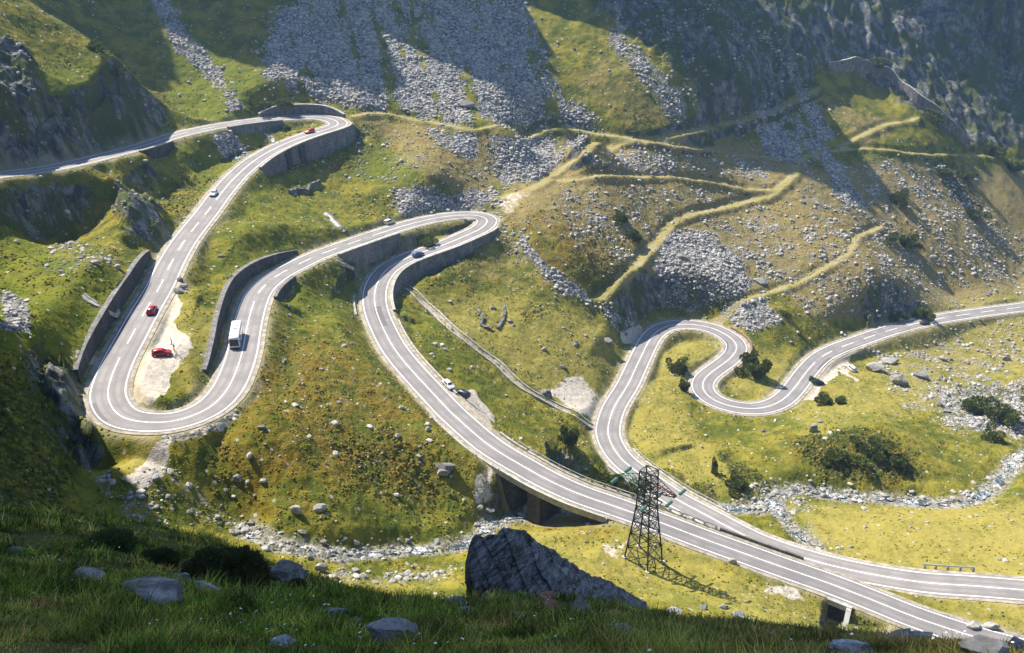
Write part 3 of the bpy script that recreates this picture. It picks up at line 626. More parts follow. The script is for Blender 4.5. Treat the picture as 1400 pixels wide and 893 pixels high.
def stone_wall_mat(name, c0, c1, dark=(.05,.05,.05)):
    s = NT(name); v = s.scaled((1, 1, 1.7)); vc = s.voro(1.5, 'Color', v); q = s.n('ShaderNodeSeparateColor'); s.t.links.new(vc, q.inputs[0]); d = s.voro(1.5, 'Distance', v, 'DISTANCE_TO_EDGE'); n = s.noise(.35, 4, .6); st = s.noise(.6, 4, .6, s.scaled((1, 1, .12)))
    col = s.mix(q.outputs[0], c0, c1); col = s.mix(s.math('MULTIPLY', s.ramp(n, .45, .7), .5), col, dark); col = s.mix(s.math('MULTIPLY', s.ramp(st, .5, .7), .5), col, tuple(min(.6, k*1.5) for k in c1)); col = s.mix(s.ramp(d, .06, .01), col, tuple(k*.6 for k in c0)); s.bump(d, .5, .06)
    return s.done(col, .9, .15)
def road_mat():
    s = NT('asphalt'); uv = s.n('ShaderNodeUVMap'); q = s.n('ShaderNodeSeparateXYZ'); s.t.links.new(uv.outputs[0], q.inputs[0])
    a = s.math('ABSOLUTE', q.outputs[0]); tr = s.math('ABSOLUTE', s.math('SUBTRACT', a, 1.85)); tr = s.ramp(s.math('ABSOLUTE', s.math('SUBTRACT', tr, .75)), .55, .1)
    n = s.noise(6, 4, .7); nm = s.noise(.22, 3); nl = s.noise(.05, 2)
    mp = s.n('ShaderNodeMapping'); mp.inputs['Scale'].default_value = (1.3, .035, 1); s.t.links.new(uv.outputs[0], mp.inputs[0]); stk = s.noise(1.0, 3, .6, mp.outputs[0])
    col = s.mix(s.ramp(nm, .3, .7), (.180,.168,.164), (.250,.235,.228)); col = s.mix(s.math('MULTIPLY', tr, .6), col, (.165,.148,.146)); col = s.mix(s.math('MULTIPLY', s.ramp(stk, .5, .75), .4), col, (.14,.126,.126)); col = s.mix(s.math('MULTIPLY', n, .25), col, (.10,.095,.095))
    mp2 = s.n('ShaderNodeMapping'); mp2.inputs['Scale'].default_value = (.27, .045, 1); s.t.links.new(uv.outputs[0], mp2.inputs[0]); n2 = s.n('ShaderNodeTexVoronoi', distance='CHEBYCHEV'); n2.inputs['Scale'].default_value = 1.0; s.t.links.new(mp2.outputs[0], n2.inputs['Vector']); q2 = s.n('ShaderNodeSeparateColor'); s.t.links.new(n2.outputs['Color'], q2.inputs[0])
    pt = s.math('MULTIPLY', s.ramp(q2.outputs[0], .80, .81), s.ramp(n2.outputs['Distance'], .30, .27)); col = s.mix(s.math('MULTIPLY', pt, .7), col, (.085,.08,.085))
    s.bump(n, .25, .02); return s.done(col, .75, .3)
M_TER = ter_mat(); M_ROAD = road_mat()
M_LINE = simple('road_paint', (.36,.345,.34), (.80,.78,.76), 1.6, .6, .3, 0, detail=6, lo=.30, hi=.48)
M_SHOULDER = simple('gravel_shoulder', (.20,.175,.13), (.35,.31,.25), .7, .95, .1, .4, .08, detail=6)
M_WALL = stone_wall_mat('grey_masonry', (.12,.115,.11), (.22,.21,.20)); M_WALLD = stone_wall_mat('shade_dark_masonry', (.050,.049,.048), (.105,.10,.096), (.025,.025,.025)); M_COPE = simple('pale_coping', (.24,.23,.20), (.40,.38,.34), 1.0, .85, .15, .3)  # M_WALLD: masonry coloured darker to stand for faces in shade
M_CONC = simple('concrete', (.30,.29,.27), (.44,.43,.40), .8, .85, .15, .3); M_RUST = simple('reddish_stone', (.16,.09,.06), (.26,.17,.12), 1.0)
M_ROCK = None
def rock_mat(name, c0, c1, moss=0.35, scale=1.0):
    s = NT(name); s.pos(); oi = s.n('ShaderNodeObjectInfo').outputs['Random']; n = s.noise(1.1*scale, 6, .62); n2 = s.noise(.35*scale, 4, .6); st = s.noise(1.8*scale, 4, .6, s.scaled((.35, .6, 2.2)))
    col = s.mix(s.ramp(n, .32, .68), c0, c1); col = s.mix(s.math('MULTIPLY', s.ramp(st, .5, .62), .5), col, tuple(k*.55 for k in c0)); nz = s.n('ShaderNodeNewGeometry'); q = s.n('ShaderNodeSeparateXYZ'); s.t.links.new(nz.outputs['Normal'], q.inputs[0])
    col = s.mix(s.math('MULTIPLY', s.math('MULTIPLY', s.ramp(n2, .5, .66), s.ramp(q.outputs[2], .2, .8)), moss), col, (.055,.062,.016)); col = s.mix(s.math('MULTIPLY', oi, .3), col, tuple(min(.75, k*1.4) for k in c1))
    s.bump(s.math('ADD', n, s.math('MULTIPLY', st, .6)), .7, .12/scale); return s.done(col, .9, .15)
M_ROCK = rock_mat('grey_rock', (.13,.125,.12), (.34,.325,.30)); M_ROCKN = rock_mat('blue_grey_slate', (.10,.105,.11), (.32,.335,.35), .75, 5.0); M_ROCKB = rock_mat('dark_schist', (.085,.082,.080), (.26,.25,.24), .55, 1.6); M_ROCKR = rock_mat('red_brown_rock', (.16,.075,.045), (.30,.16,.11), .2, 2.0)  # M_ROCKN: slate of its own blue-grey colour for the near stones
def crag_mat():
    s = NT('cracked_schist'); s.pos(); mp = s.n('ShaderNodeMapping'); mp.inputs['Rotation'].default_value = (.5, .75, .3); s.t.links.new(s.pos(), mp.inputs[0]); sc_ = s.n('ShaderNodeVectorMath', operation='MULTIPLY'); s.t.links.new(mp.outputs[0], sc_.inputs[0]); sc_.inputs[1].default_value = (.55, .8, 3.2); v = sc_.outputs[0]
    n = s.noise(1.2, 8, .68, v, .6); n2 = s.noise(.9, 6, .6); w = s.n('ShaderNodeVectorMath', operation='ADD'); s.t.links.new(v, w.inputs[0]); nn = s.n('ShaderNodeTexNoise'); nn.inputs['Scale'].default_value = 1.5; s.t.links.new(s.pos(), nn.inputs['Vector']); s.t.links.new(nn.outputs['Color'], w.inputs[1])
    d = s.voro(.75, 'Distance', w.outputs[0], 'DISTANCE_TO_EDGE'); d2 = s.voro(2.2, 'Distance', w.outputs[0], 'DISTANCE_TO_EDGE'); cr = s.math('MULTIPLY', s.math('MAXIMUM', s.ramp(d, .05, .0), s.math('MULTIPLY', s.ramp(d2, .05, .0), .6)), s.ramp(n2, .40, .58))
    col = s.mix(s.ramp(n, .30, .70), (.042,.042,.043), (.25,.248,.242)); col = s.mix(s.math('MULTIPLY', s.ramp(n2, .52, .66), .7), col, (.075,.075,.030)); col = s.mix(s.math('MULTIPLY', s.ramp(n2, .38, .28), .6), col, (.30,.31,.32)); col = s.mix(s.math('MULTIPLY', cr, .55), col, (.018,.018,.018))
    s.bump(s.math('SUBTRACT', n, s.math('MULTIPLY', cr, .8)), 1.0, .22); return s.done(col, .9, .15)
M_CRAG = crag_mat()
def scree_mat():
    s = NT('loose_stones'); s.pos(); a = s.n('ShaderNodeAttribute', attribute_name='tone'); q = s.n('ShaderNodeSeparateColor'); s.t.links.new(a.outputs['Color'], q.inputs[0]); n = s.noise(1.7, 4, .6); col = s.mix(q.outputs[0], (.13,.127,.122), (.50,.48,.45)); col = s.mix(s.math('MULTIPLY', s.ramp(n, .45, .7), .4), col, (.10,.095,.085)); col = s.mix(s.math('MULTIPLY', q.outputs[1], .35), col, (.25,.20,.13)); return s.done(col, .92, .1)
M_SCREE = scree_mat()
def blade_mat(name, transl=.35):
    s = NT(name); a = s.n('ShaderNodeAttribute', attribute_name='tone'); s.put(s.b.inputs['Base Color'], a.outputs['Color']); s.b.inputs['Roughness'].default_value = .7; s.b.inputs['Specular IOR Level'].default_value = .15
    tr = s.n('ShaderNodeBsdfTranslucent'); s.t.links.new(a.outputs['Color'], tr.inputs[0]); mx = s.n('ShaderNodeMixShader'); mx.inputs[0].default_value = transl; s.t.links.new(s.b.outputs[0], mx.inputs[1]); s.t.links.new(tr.outputs[0], mx.inputs[2]); s.t.links.new(mx.outputs[0], s.out.inputs[0]); return s.m
M_BLADE = blade_mat('grass_blades'); M_LEAF = blade_mat('shrub_leaves', .2)
def water_mat():
    s = NT('stream_water'); n = s.noise(1.4, 5, .7, s.scaled((1, 1, .3)), 1.0); n2 = s.noise(.28, 3, .6); f = s.ramp(s.math('ADD', n, s.math('MULTIPLY', n2, .5)), .72, .90); s.bump(n, .5, .12)
    return s.done(s.mix(f, (.035,.05,.055), (.60,.63,.65)), s.math('ADD', s.math('MULTIPLY', f, .5), .12), .5)
M_WATER = water_mat()
TERO = link('terrain', TER, M_TER, kind='structure')
# ------------------------------------------------------------------ roads, markings, walls, bridges
def ribbon(name, r, off0, off1, dz, i0=0, i1=None, step=1, drop=None):
    i1 = r.n if i1 is None else i1; k = np.arange(i0, i1, step); P = r.P[k]; N = r.N[k]
    cols = [(off0, dz), (off1, dz)]
    if drop: cols = [(off0, dz-drop)]+cols+[(off1, dz-drop)]
    X = np.stack([P[:, 0]+N[:, 0]*o for o, _ in cols], 1); Y = np.stack([P[:, 1]+N[:, 1]*o for o, _ in cols], 1); Z = np.stack([P[:, 2]+z for _, z in cols], 1)
    uv = np.stack([np.broadcast_to([o for o, _ in cols], X.shape), np.broadcast_to((k*r.step)[:, None], X.shape)], -1).reshape(-1, 2)
    return X, Y, Z, uv
def join_grids(name, grids, smooth=False):
    Vs, Fs, UVs, b = [], [], [], 0
    for X, Y, Z, uv in grids:
        nr, nc = X.shape; Vs.append(np.stack([X, Y, Z], -1).reshape(-1, 3)); UVs.append(uv)
        a = np.arange(nr-1)[:, None]*nc; c = np.arange(nc-1)[None]; Fs.append(np.stack([a+c, a+c+1, a+c+nc+1, a+c+nc], -1).reshape(-1, 4)+b); b += nr*nc
    return raw_mesh(name, np.vstack(Vs), np.vstack(Fs), smooth, np.vstack(UVs))
DASH = {0: [((303,262),(176,466)), ((342,425),(492,329)), ((330,165),(240,184))], 1: [((1105,505),(1580,396))]}
for k, r in enumerate(ROADS):
    link('road', join_grids('road', [ribbon('road', r, -3.75, 3.75, 0, drop=.5)]), M_ROAD, kind='structure')
    link('road_shoulder', join_grids('road_shoulder', [ribbon('s', r, s*3.752, s*4.62, -.03, drop=.5) for s in (-1, 1)]), M_SHOULDER, kind='structure')
    g = [ribbon('l', r, s*3.26-.11, s*3.26+.11, .006) for s in (-1, 1)]
    dashed = np.zeros(r.n, bool)
    for a, b in DASH[k]:
        i, j = sorted((near(r, *a), near(r, *b))); dashed[i:j] = True
    i = 0
    while i < r.n-2:
        j = i
        if dashed[i]:
            g.append(ribbon('l', r, -.11, .11, .006, i, min(i+15, r.n))); i += 26
        else:
            while j < r.n-1 and not dashed[j]: j += 1
            g.append(ribbon('l', r, -.11, .11, .006, i, j+1)); i = j
    link('road_markings', join_grids('road_markings', [q for q in g if len(q[0]) > 1]), M_LINE, kind='structure')
def prism(r, i0, i1, prof, name, step=2):
    """closed solid swept along a road: prof(i) -> list of (offset, z) corners"""
    ks = list(range(i0, i1+1, step)); ks = ks if ks[-1] == i1 else ks+[i1]
    rows = []
    for i in ks:
        rows.append([(r.P[i, 0]+r.N[i, 0]*o, r.P[i, 1]+r.N[i, 1]*o, z) for o, z in prof(i)])
    n = len(rows[0]); V = np.array(rows).reshape(-1, 3); F4 = []
    for a in range(len(rows)-1):
        for b in range(n): F4.append((a*n+b, a*n+(b+1) % n, (a+1)*n+(b+1) % n, (a+1)*n+b))
    me = bpy.data.meshes.new(name); me.from_pydata(V.tolist(), [], F4+[tuple(range(n))[::-1], tuple(range((len(rows)-1)*n, len(rows)*n))]); me.update(); return me
def empty(name, loc, rz=0, **props):
    o = bpy.data.objects.new(name, None); C.objects.link(o); o.location = loc; o.rotation_euler = (0, 0, rz); o.empty_display_size = .3
    for k, v in props.items(): o[k] = v
    return o
WLAB = {
 'hairpin_cut': 'curved grey retaining wall holding the slope behind the topmost hairpin',
 'upper_culvert': 'low grey retaining wall with a culvert under the highest strand of road',
 'upper_left': 'short shaded retaining wall under the road at the foot of the cliff',
 'hairpin_fill': 'tall curved grey retaining wall holding up the topmost hairpin, with dark recesses',
 'upper_cut_stub': 'short pale wall beside the white car on the road below the topmost hairpin',
 'left_cut': 'long dark retaining wall along the outer side of the road above the left hairpin bend',
 'inner_cut': 'dark bent retaining wall inside the left hairpin, beside the road with the white coach',
 'inner_fill': 'short dark wall on the grass side of the road opposite the bent inner wall',
 'middle_fill_upper': 'low grey wall with a drain opening under the upper strand of the middle hairpin',
 'middle_fill_lower': 'long curving grey wall holding up the lower strand of the middle hairpin, under the blue car',
}
for w in WL:
    r, s = w.r, w.side; o0, o1 = r.hw+.62, r.hw+1.38; c = r.P[(w.i0+w.i1)//2]
    o0 += w.off; o1 += w.off
    hh = lambda i: float(w.h[min(max(i-w.i0, 0), len(w.h)-1)])
    if w.kind > 0:
        pb = lambda i: [(s*o0, r.P[i, 2]-.6), (s*(o0+.1), r.P[i, 2]+hh(i)+.15), (s*(o1+.35), r.P[i, 2]+hh(i)+.15), (s*(o1+.35), r.P[i, 2]-.6)]
        pc = lambda i: [(s*(o0+.02), r.P[i, 2]+hh(i)+.152), (s*(o0+.02), r.P[i, 2]+hh(i)+.30), (s*(o1+.5), r.P[i, 2]+hh(i)+.30), (s*(o1+.5), r.P[i, 2]+hh(i)+.152)]
    else:
        pb = lambda i: [(s*o0, r.P[i, 2]-hh(i)-1.4), (s*o0, r.P[i, 2]+.12), (s*(o1-.1), r.P[i, 2]+.12), (s*(o1+.12*hh(i)), r.P[i, 2]-hh(i)-1.4)]
        pc = lambda i: [(s*(o0-.03), r.P[i, 2]+.122), (s*(o0-.03), r.P[i, 2]+.42), (s*(o1+.06), r.P[i, 2]+.42), (s*(o1+.06), r.P[i, 2]+.122)]
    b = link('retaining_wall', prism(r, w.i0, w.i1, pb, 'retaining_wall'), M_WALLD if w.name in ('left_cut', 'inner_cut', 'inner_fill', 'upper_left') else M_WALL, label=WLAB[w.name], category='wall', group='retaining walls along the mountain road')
    link('coping', prism(r, w.i0, w.i1, pc, 'coping'), M_WALL if w.name in ('left_cut', 'inner_cut', 'inner_fill') else M_COPE, b)
    if w.name == 'hairpin_fill':
        for px in ((390,212), (370,222)):
            i = near(RA, px[0]+6, px[1]-16); q = lambda i: [(s*(o1-.3), r.P[i, 2]-7.5), (s*(o1-.3), r.P[i, 2]-.4), (s*(o1+.55), r.P[i, 2]-.4), (s*(o1+1.25), r.P[i, 2]-7.5)]
            link('dark_recess_block', prism(r, i-3, i+3, q, 'dark_recess_block', 1), M_WALLD, b)  # dark blocks painted to read as shaded recesses in the wall
def low_wall(r, p0, p1, off, h, th, mat, label, name='parapet', group=None, base_drop=1.0, cap=None, hgt=None):
    i0, i1 = sorted((near(r, *p0), near(r, *p1)))
    sg = 1 if off > 0 else -1
    o = link(name, prism(r, i0, i1, lambda i: [(off, r.P[i, 2]-base_drop), (off, r.P[i, 2]+h), (off+sg*th, r.P[i, 2]+h), (off+sg*th, r.P[i, 2]-base_drop)], name), mat, label=label, category='low wall')
    if group: o['group'] = group
    if cap: link('coping', prism(r, i0, i1, lambda i: [(off-sg*.05, r.P[i, 2]+h+.002), (off-sg*.05, r.P[i, 2]+h+.15), (off+sg*(th+.05), r.P[i, 2]+h+.15), (off+sg*(th+.05), r.P[i, 2]+h+.002)], 'coping'), cap, o)
    return o
low_wall(RA, (494,405), (498,436), 5.6, .5, .5, M_CONC, 'short concrete parapet beside the outer edge of the bend left of the stone flume', cap=M_COPE, base_drop=2)
low_wall(RA, (978,741), (1096,786), -4.7, .55, .45, M_WALL, 'low dark stone wall in the wedge where the two lowest roads run side by side', cap=None)
low_wall(RB, (986,454), (1004,488), -4.7, .6, .4, M_RUST, 'thin reddish parapet on the outside of the right-hand S-bend')
low_wall(RB, (966,514), (962,545), 6.2, .35, .5, M_CONC, 'curved pale headwall with a dark inner face beside the lower curve of the S-bend', cap=M_COPE, base_drop=2.5)
low_wall(RA, (520,440), (600,546), -4.7, .35, .45, M_COPE, 'long pale kerb wall on the flume side of the road above the parked silver car')
low_wall(RA, (612,566), (700,634), 4.7, .3, .45, M_COPE, 'pale kerb wall on the downhill edge of the road, uphill of the near bridge')
low_wall(RA, (668,594), (705,622), -4.7, .45, .45, M_COPE, 'pale kerb wall between the gravel lay-by and the near bridge')
def rail(r, i0, i1, off, name, label, mat, h=.85, parent=None, posts=5):
    P = lambda i, o, z: (r.P[i, 0]+r.N[i, 0]*o, r.P[i, 1]+r.N[i, 1]*o, r.P[i, 2]+z)
    me = prism(r, i0, i1, lambda i: [(off-.04, r.P[i, 2]+h-.16), (off-.04, r.P[i, 2]+h+.16), (off+.06, r.P[i, 2]+h+.16), (off+.06, r.P[i, 2]+h-.16)], 'rail')
    root = empty(name, r.P[(i0+i1)//2], label=label, category='guardrail') if parent is None else parent
    loc = Vector(root.matrix_world.translation) if parent is not None else Vector(root.location)
    o = link('rail', me, mat, root); me.transform(Matrix.Translation(-loc))
    for i in range(i0, i1+1, posts):
        pm = prism(r, i, i+1, lambda k: [(off+.06, r.P[k, 2]-.8), (off+.06, r.P[k, 2]+h+.1), (off+.2, r.P[k, 2]+h+.1), (off+.2, r.P[k, 2]-.8)], 'post', 1); pm.transform(Matrix.Translation(-loc)); link('post', pm, mat, root)
    return root
from mathutils import Vector, Matrix
M_STEEL = simple('galvanised_steel', (.34,.35,.36), (.50,.51,.52), 2.0, .5, .4, 0, metal=.4)
i, j = near(RB, 1340, 802), near(RB, 1262, 795); rail(RB, min(i, j), max(i, j), 5.0, 'guardrail', 'grey steel guardrail on the meadow side of the lowest road', M_STEEL)
i, j = near(RA, 860, 699), near(RA, 975, 741); rail(RA, min(i, j), max(i, j), -4.75, 'guardrail', 'weathered steel guardrail on the uphill edge of the road behind the pylon', M_STEEL)
def bridge(r, br, label, sides):
    i0, i1 = br; c = r.P[(i0+i1)//2]
    b = link('road_bridge', prism(r, i0-4, i1+4, lambda i: [(-5.0, r.P[i, 2]-1.25), (-5.0, r.P[i, 2]-.05), (5.0, r.P[i, 2]-.05), (5.0, r.P[i, 2]-1.25)], 'road_bridge'), M_CONC, label=label, category='bridge')
    n = i1-i0
    for f, th in ((.0, 4), (.36, 3), (1.0, 4)):
        k = i0+int(f*n); zb = min(float(ground(np.array([r.P[k, 0]]), np.array([r.P[k, 1]]))[0]), r.P[k, 2]-3)-2.5
        link('abutment', prism(r, k-th, k+th, lambda i: [(-4.6, zb), (-4.6, r.P[i, 2]-1.252), (4.6, r.P[i, 2]-1.252), (4.6, zb)], 'abutment'), M_WALLD, b)
    for sg, kind in sides:
        if kind == 'kerb':
            link('parapet', prism(r, i0-3, i1+3, lambda i: [(sg*4.65, r.P[i, 2]-.048), (sg*4.65, r.P[i, 2]+.30), (sg*5.1, r.P[i, 2]+.30), (sg*5.1, r.P[i, 2]-.048)], 'parapet'), M_CONC, b)
        else:
            link('parapet', prism(r, i0-10, i1+14, lambda i: [(sg*4.65, r.P[i, 2]-.048), (sg*4.65, r.P[i, 2]+.22), (sg*5.3, r.P[i, 2]+.22), (sg*5.3, r.P[i, 2]-.048)], 'parapet'), M_COPE, b)
            link('railing', prism(r, i0-10, i1+14, lambda i: [(sg*5.08, r.P[i, 2]+.82), (sg*5.08, r.P[i, 2]+1.0), (sg*5.22, r.P[i, 2]+1.0), (sg*5.22, r.P[i, 2]+.82)], 'railing'), M_COPE, b)
            for k in range(i0-10, i1+15, 6):
                link('post', prism(r, k, k+1, lambda i: [(sg*5.09, r.P[i, 2]+.222), (sg*5.09, r.P[i, 2]+.818), (sg*5.21, r.P[i, 2]+.818), (sg*5.21, r.P[i, 2]+.222)], 'post', 1), M_COPE, b)
bridge(RA, BR_A, 'concrete road bridge over the rushing stream behind the big dark boulder', ((1, 'kerb'), (-1, 'rail')))
bridge(RB, BR_B, 'road bridge on the lowest road partly hidden behind the lattice pylon', ((1, 'rail'), (-1, 'kerb')))
# culvert with a sloping wing wall under the lowest visible stretch of road
i0, i1 = near(RA, 1134, 799), near(RA, 1163, 810); r = RA
cul = link('culvert', prism(r, i0, i1+2, lambda i: [(4.7, r.P[i, 2]-.75), (4.7, r.P[i, 2]+.40), (5.45, r.P[i, 2]+.40), (5.45, r.P[i, 2]-.75)], 'culvert'), M_CONC, label='concrete culvert with a dark square opening under the lowest road near the picture corner', category='culvert')
M_VOID = simple('culvert_shade_black', (.02,.02,.02), (.045,.042,.04), 1.0)  # near-black colour stands in for the shade inside the culvert
link('opening', prism(r, i0+1, i1-1, lambda i: [(4.2, r.P[i, 2]-4.8), (4.2, r.P[i, 2]-.752), (5.32, r.P[i, 2]-.752), (5.32, r.P[i, 2]-4.8)], 'opening'), M_VOID, cul)  # solid block painted dark in place of a hollow
link('wing_wall', prism(r, i1, i1+2, lambda i: [(5.46, r.P[i, 2]-5), (5.46, r.P[i, 2]+.25), (6.0, r.P[i, 2]+.2), (10.5, r.P[i, 2]-3.2), (10.5, r.P[i, 2]-5)], 'wing_wall', 1), M_CONC, cul)
# mountain retaining wall far up the slope, flume, drains, ruin
def swept(r, prof, name, i0=0, i1=None): return prism(r, i0, (r.n-1 if i1 is None else i1), prof, name, 3)
WBZ = surf(WALLBAND.P[:, 0], WALLBAND.P[:, 1])
WBZ = smooth(WBZ[:, None], 15)[:, 0]
hb = np.interp(np.linspace(0, 1, WALLBAND.n), [0, .15, .5, .85, 1], [.6, 3.5, 6.5, 7.5, 4.0])
b = link('stone_wall', swept(WALLBAND, lambda i: [(2.2, WBZ[i]-hb[i]*.6-2), (1.6, WBZ[i]+hb[i]*.62), (.8, WBZ[i]+hb[i]*.62), (-.8, WBZ[i]-3)], 'stone_wall'), M_WALL, label='long grey stone wall slanting down the high right-hand mountainside above the old trails', category='wall')
link('coping', swept(WALLBAND, lambda i: [(1.66, WBZ[i]+hb[i]*.62+.002), (1.66, WBZ[i]+hb[i]*.62+.25), (.7, WBZ[i]+hb[i]*.62+.25), (.7, WBZ[i]+hb[i]*.62+.002)], 'coping'), M_COPE, b)
def channel(r, label, hw, wallh, name='drain_channel', bed=M_CONC, side=M_COPE, cat='channel'):
    Zs = smooth(surf(r.P[:, 0], r.P[:, 1])[:, None], 9)[:, 0]
    b = link(name, swept(r, lambda i: [(-hw, Zs[i]-.7), (-hw, Zs[i]+.10), (hw, Zs[i]+.10), (hw, Zs[i]-.7)], name), bed, label=label, category=cat)
    for s in (-1, 1): link('side_wall', swept(r, lambda i: [(s*hw, Zs[i]-.8), (s*hw, Zs[i]+wallh), (s*(hw+.5), Zs[i]+wallh), (s*(hw+.5), Zs[i]-.8)], 'side_wall'), side, b)
    return b
M_FLUME = simple('weathered_stone', (.20,.17,.12), (.36,.31,.24), .8)
channel(FLUME, 'long stone-sided flume running down the meadow between the two road loops', .9, .5, 'stone_flume', M_FLUME, M_COPE, 'flume')
for px, lab in (([(459,355),(466,359),(473,363),(479,366)], 'paved drain with pale edges below the culvert of the middle hairpin'), ([(444,291),(452,299),(462,309),(470,317)], 'broken stone drain coming down to the upper strand of the middle hairpin'), ([(362,183),(372,190),(379,196)], 'small paved drain inside the topmost hairpin'), ([(113,404),(130,416),(147,425),(158,424)], 'thin pale gutter bent across the grass above the long left retaining wall')):
    channel(line_feature(px, .6, surf, .5, 5, 9), lab, .4 if 'thin' in lab else .7, .25, side=M_COPE if 'thin' in lab or 'culvert' in lab else M_WALL)
def ruin(pts, label, h=1.3):
    r = line_feature(pts, .4, surf, .4, 1, 1); Zs = smooth(surf(r.P[:, 0], r.P[:, 1])[:, None], 5)[:, 0]
    return link('ruined_wall', prism(r, 0, r.n-1, lambda i: [(-.4, Zs[i]-.6), (-.4, Zs[i]+h+.25*math.sin(i*1.7)), (.4, Zs[i]+h+.2*math.sin(i*2.3)), (.4, Zs[i]-.6)], 'ruined_wall', 2), M_WALL, label=label, category='ruin')
ruin([(396,266),(406,263),(420,265),(424,258),(438,251)], 'low angular stone ruin in the grass below the topmost hairpin', 1.5)
ruin([(652,424),(660,436),(658,446),(672,452)], 'dark tumbled foundation wall in the middle of the meadow right of the flume', .8)
ruin([(688,418),(690,432),(680,450)], 'thin dry-stone foundation line running down the meadow right of the flume', .5)
# water
for r in STREAMS:
    k = smooth(np.full((r.n, 1), 1.0), 3)[:, 0]; Zw = smooth(surf(r.P[:, 0], r.P[:, 1])[:, None], 31)[:, 0]+.12
    wv = r.hw*(.30+.22*np.sin(np.arange(r.n)*.35)+.12*np.sin(np.arange(r.n)*.91))
    offs = np.linspace(-1, 1, 7); X = r.P[:, :1]+r.N[:, :1]*offs*wv[:, None]; Y = r.P[:, 1:2]+r.N[:, 1:2]*offs*wv[:, None]; Z = Zw[:, None]+.06*fbm(X, Y, 1.2, 2)
    link('stream_water', mesh_grid('stream_water', X, Y, Z), M_WATER, kind='structure')
print('structures', time.time()-T0)
# ------------------------------------------------------------------ rocks
def ico(sub):
    bm = bmesh.new(); bmesh.ops.create_icosphere(bm, subdivisions=sub, radius=1.0)
    V = np.array([v.co[:] for v in bm.verts]); F_ = np.array([[v.index for v in f.verts] for f in bm.faces]); bm.free(); return V, F_
import bmesh
ICO = {k: ico(k) for k in (1, 2, 3, 4)}
def rock_shape(sub, seed, cuts=9, rough=.05, flat=1.0):
    g = np.random.default_rng(seed); V, F_ = ICO[sub]; V = V.copy()
    V += rough*np.stack([fbm(V[:, 0]*1.0+seed+V[:, 2], V[:, 1]+V[:, 2]*.7, .8, 3, s=seed % 97) for _ in range(1)]*3, 1)*V*2
    for _ in range(cuts):
        n = g.normal(size=3); n /= np.linalg.norm(n); d = g.uniform(.45, .85); V -= np.maximum(0, V@n-d)[:, None]*n*.96
    V /= np.abs(V).max(0); V *= np.array([1, g.uniform(.6, .95), g.uniform(.5, .85)*flat])
    if sub >= 4:
        st_ = V[:, 2]*5+V[:, 0]*1.5; V[:, :2] *= (1+.05*np.sign(np.sin(st_*2.2)))[:, None]; V += .05*fbm(V[:, 0]*2+seed, V[:, 1]*2-V[:, 2]*3, .7, 4, .6, s=seed % 83, ridged=True)[:, None]*V
    if sub >= 3: V += .025*fbm(V[:, 0]*3+V[:, 2]*2, V[:, 1]*3-V[:, 2], .5, 3, s=seed % 89)[:, None]*V/np.linalg.norm(V, axis=1)[:, None]
    return V, F_
def rotz(V, a, tilt=0.0, ta=0.0):
    c, s_ = math.cos(a), math.sin(a); V = V@np.array([[c, s_, 0], [-s_, c, 0], [0, 0, 1]])
    if tilt:
        c, s_ = math.cos(tilt), math.sin(tilt); Rx = np.array([[1, 0, 0], [0, c, s_], [0, -s_, c]]); c, s_ = math.cos(ta), math.sin(ta); Rz = np.array([[c, s_, 0], [-s_, c, 0], [0, 0, 1]])
        V = V@Rz@Rx@Rz.T
    return V
TPL = [rock_shape(2 if k < 4 else 1, 100+k, 7) for k in range(16)]
def clear_of_roads(x, y, mrg=1.2):
    ok = np.ones(x.shape, bool)
    for q in ROADS:
        idx, side, d = lookup(q, x, y); ok &= ~((idx >= 0) & (d < q.hw+mrg))
    return ok
# loose stones: one object; where the slopes are scree, sparser elsewhere
dens = (np.clip(MK['scree'], 0, 1)**1.3*1.0+.018*(1-MK['scree'])+.35*MK['stream']+.03*MK['brown']+.12*MK['rock']*(1-STEEP))*(1-MK['near'])*(1-MK['path'])*(1-.85*MK['dirt'])*(1-.8*MK['yel'])
rr_ = RRR.ravel(); uu_, vv_ = proj(np.stack([_x, _y, GZZ.ravel()], -1))
inview = (uu_ > -120) & (uu_ < 1520) & (vv_ > -90) & (vv_ < 900) & (rr_ > 126) & (rr_ < 468)
clump = np.clip(.25+1.5*(fbm(_x, _y, 7, 3, s=33)+.15), .08, 2)
pw = np.where(inview, dens*rr_*clump, 0); pw[~clear_of_roads(_x, _y)] = 0; pw /= pw.sum()
NST = 105000
pick = rng.choice(len(pw), NST, p=pw)
sz = .15*(rng.pareto(2.0, NST)+1)*(rr_[pick]/260)**.35; sz = np.clip(sz*(.7+.3*MK['scree'][pick]), .13, .95)
px_ = _x[pick]+rng.normal(0, .3, NST); py_ = _y[pick]+rng.normal(0, .3, NST); pz_ = surf(px_, py_)
Vs, Fs, Ts, b = [], [], [], 0
order = rng.integers(0, len(TPL), NST)
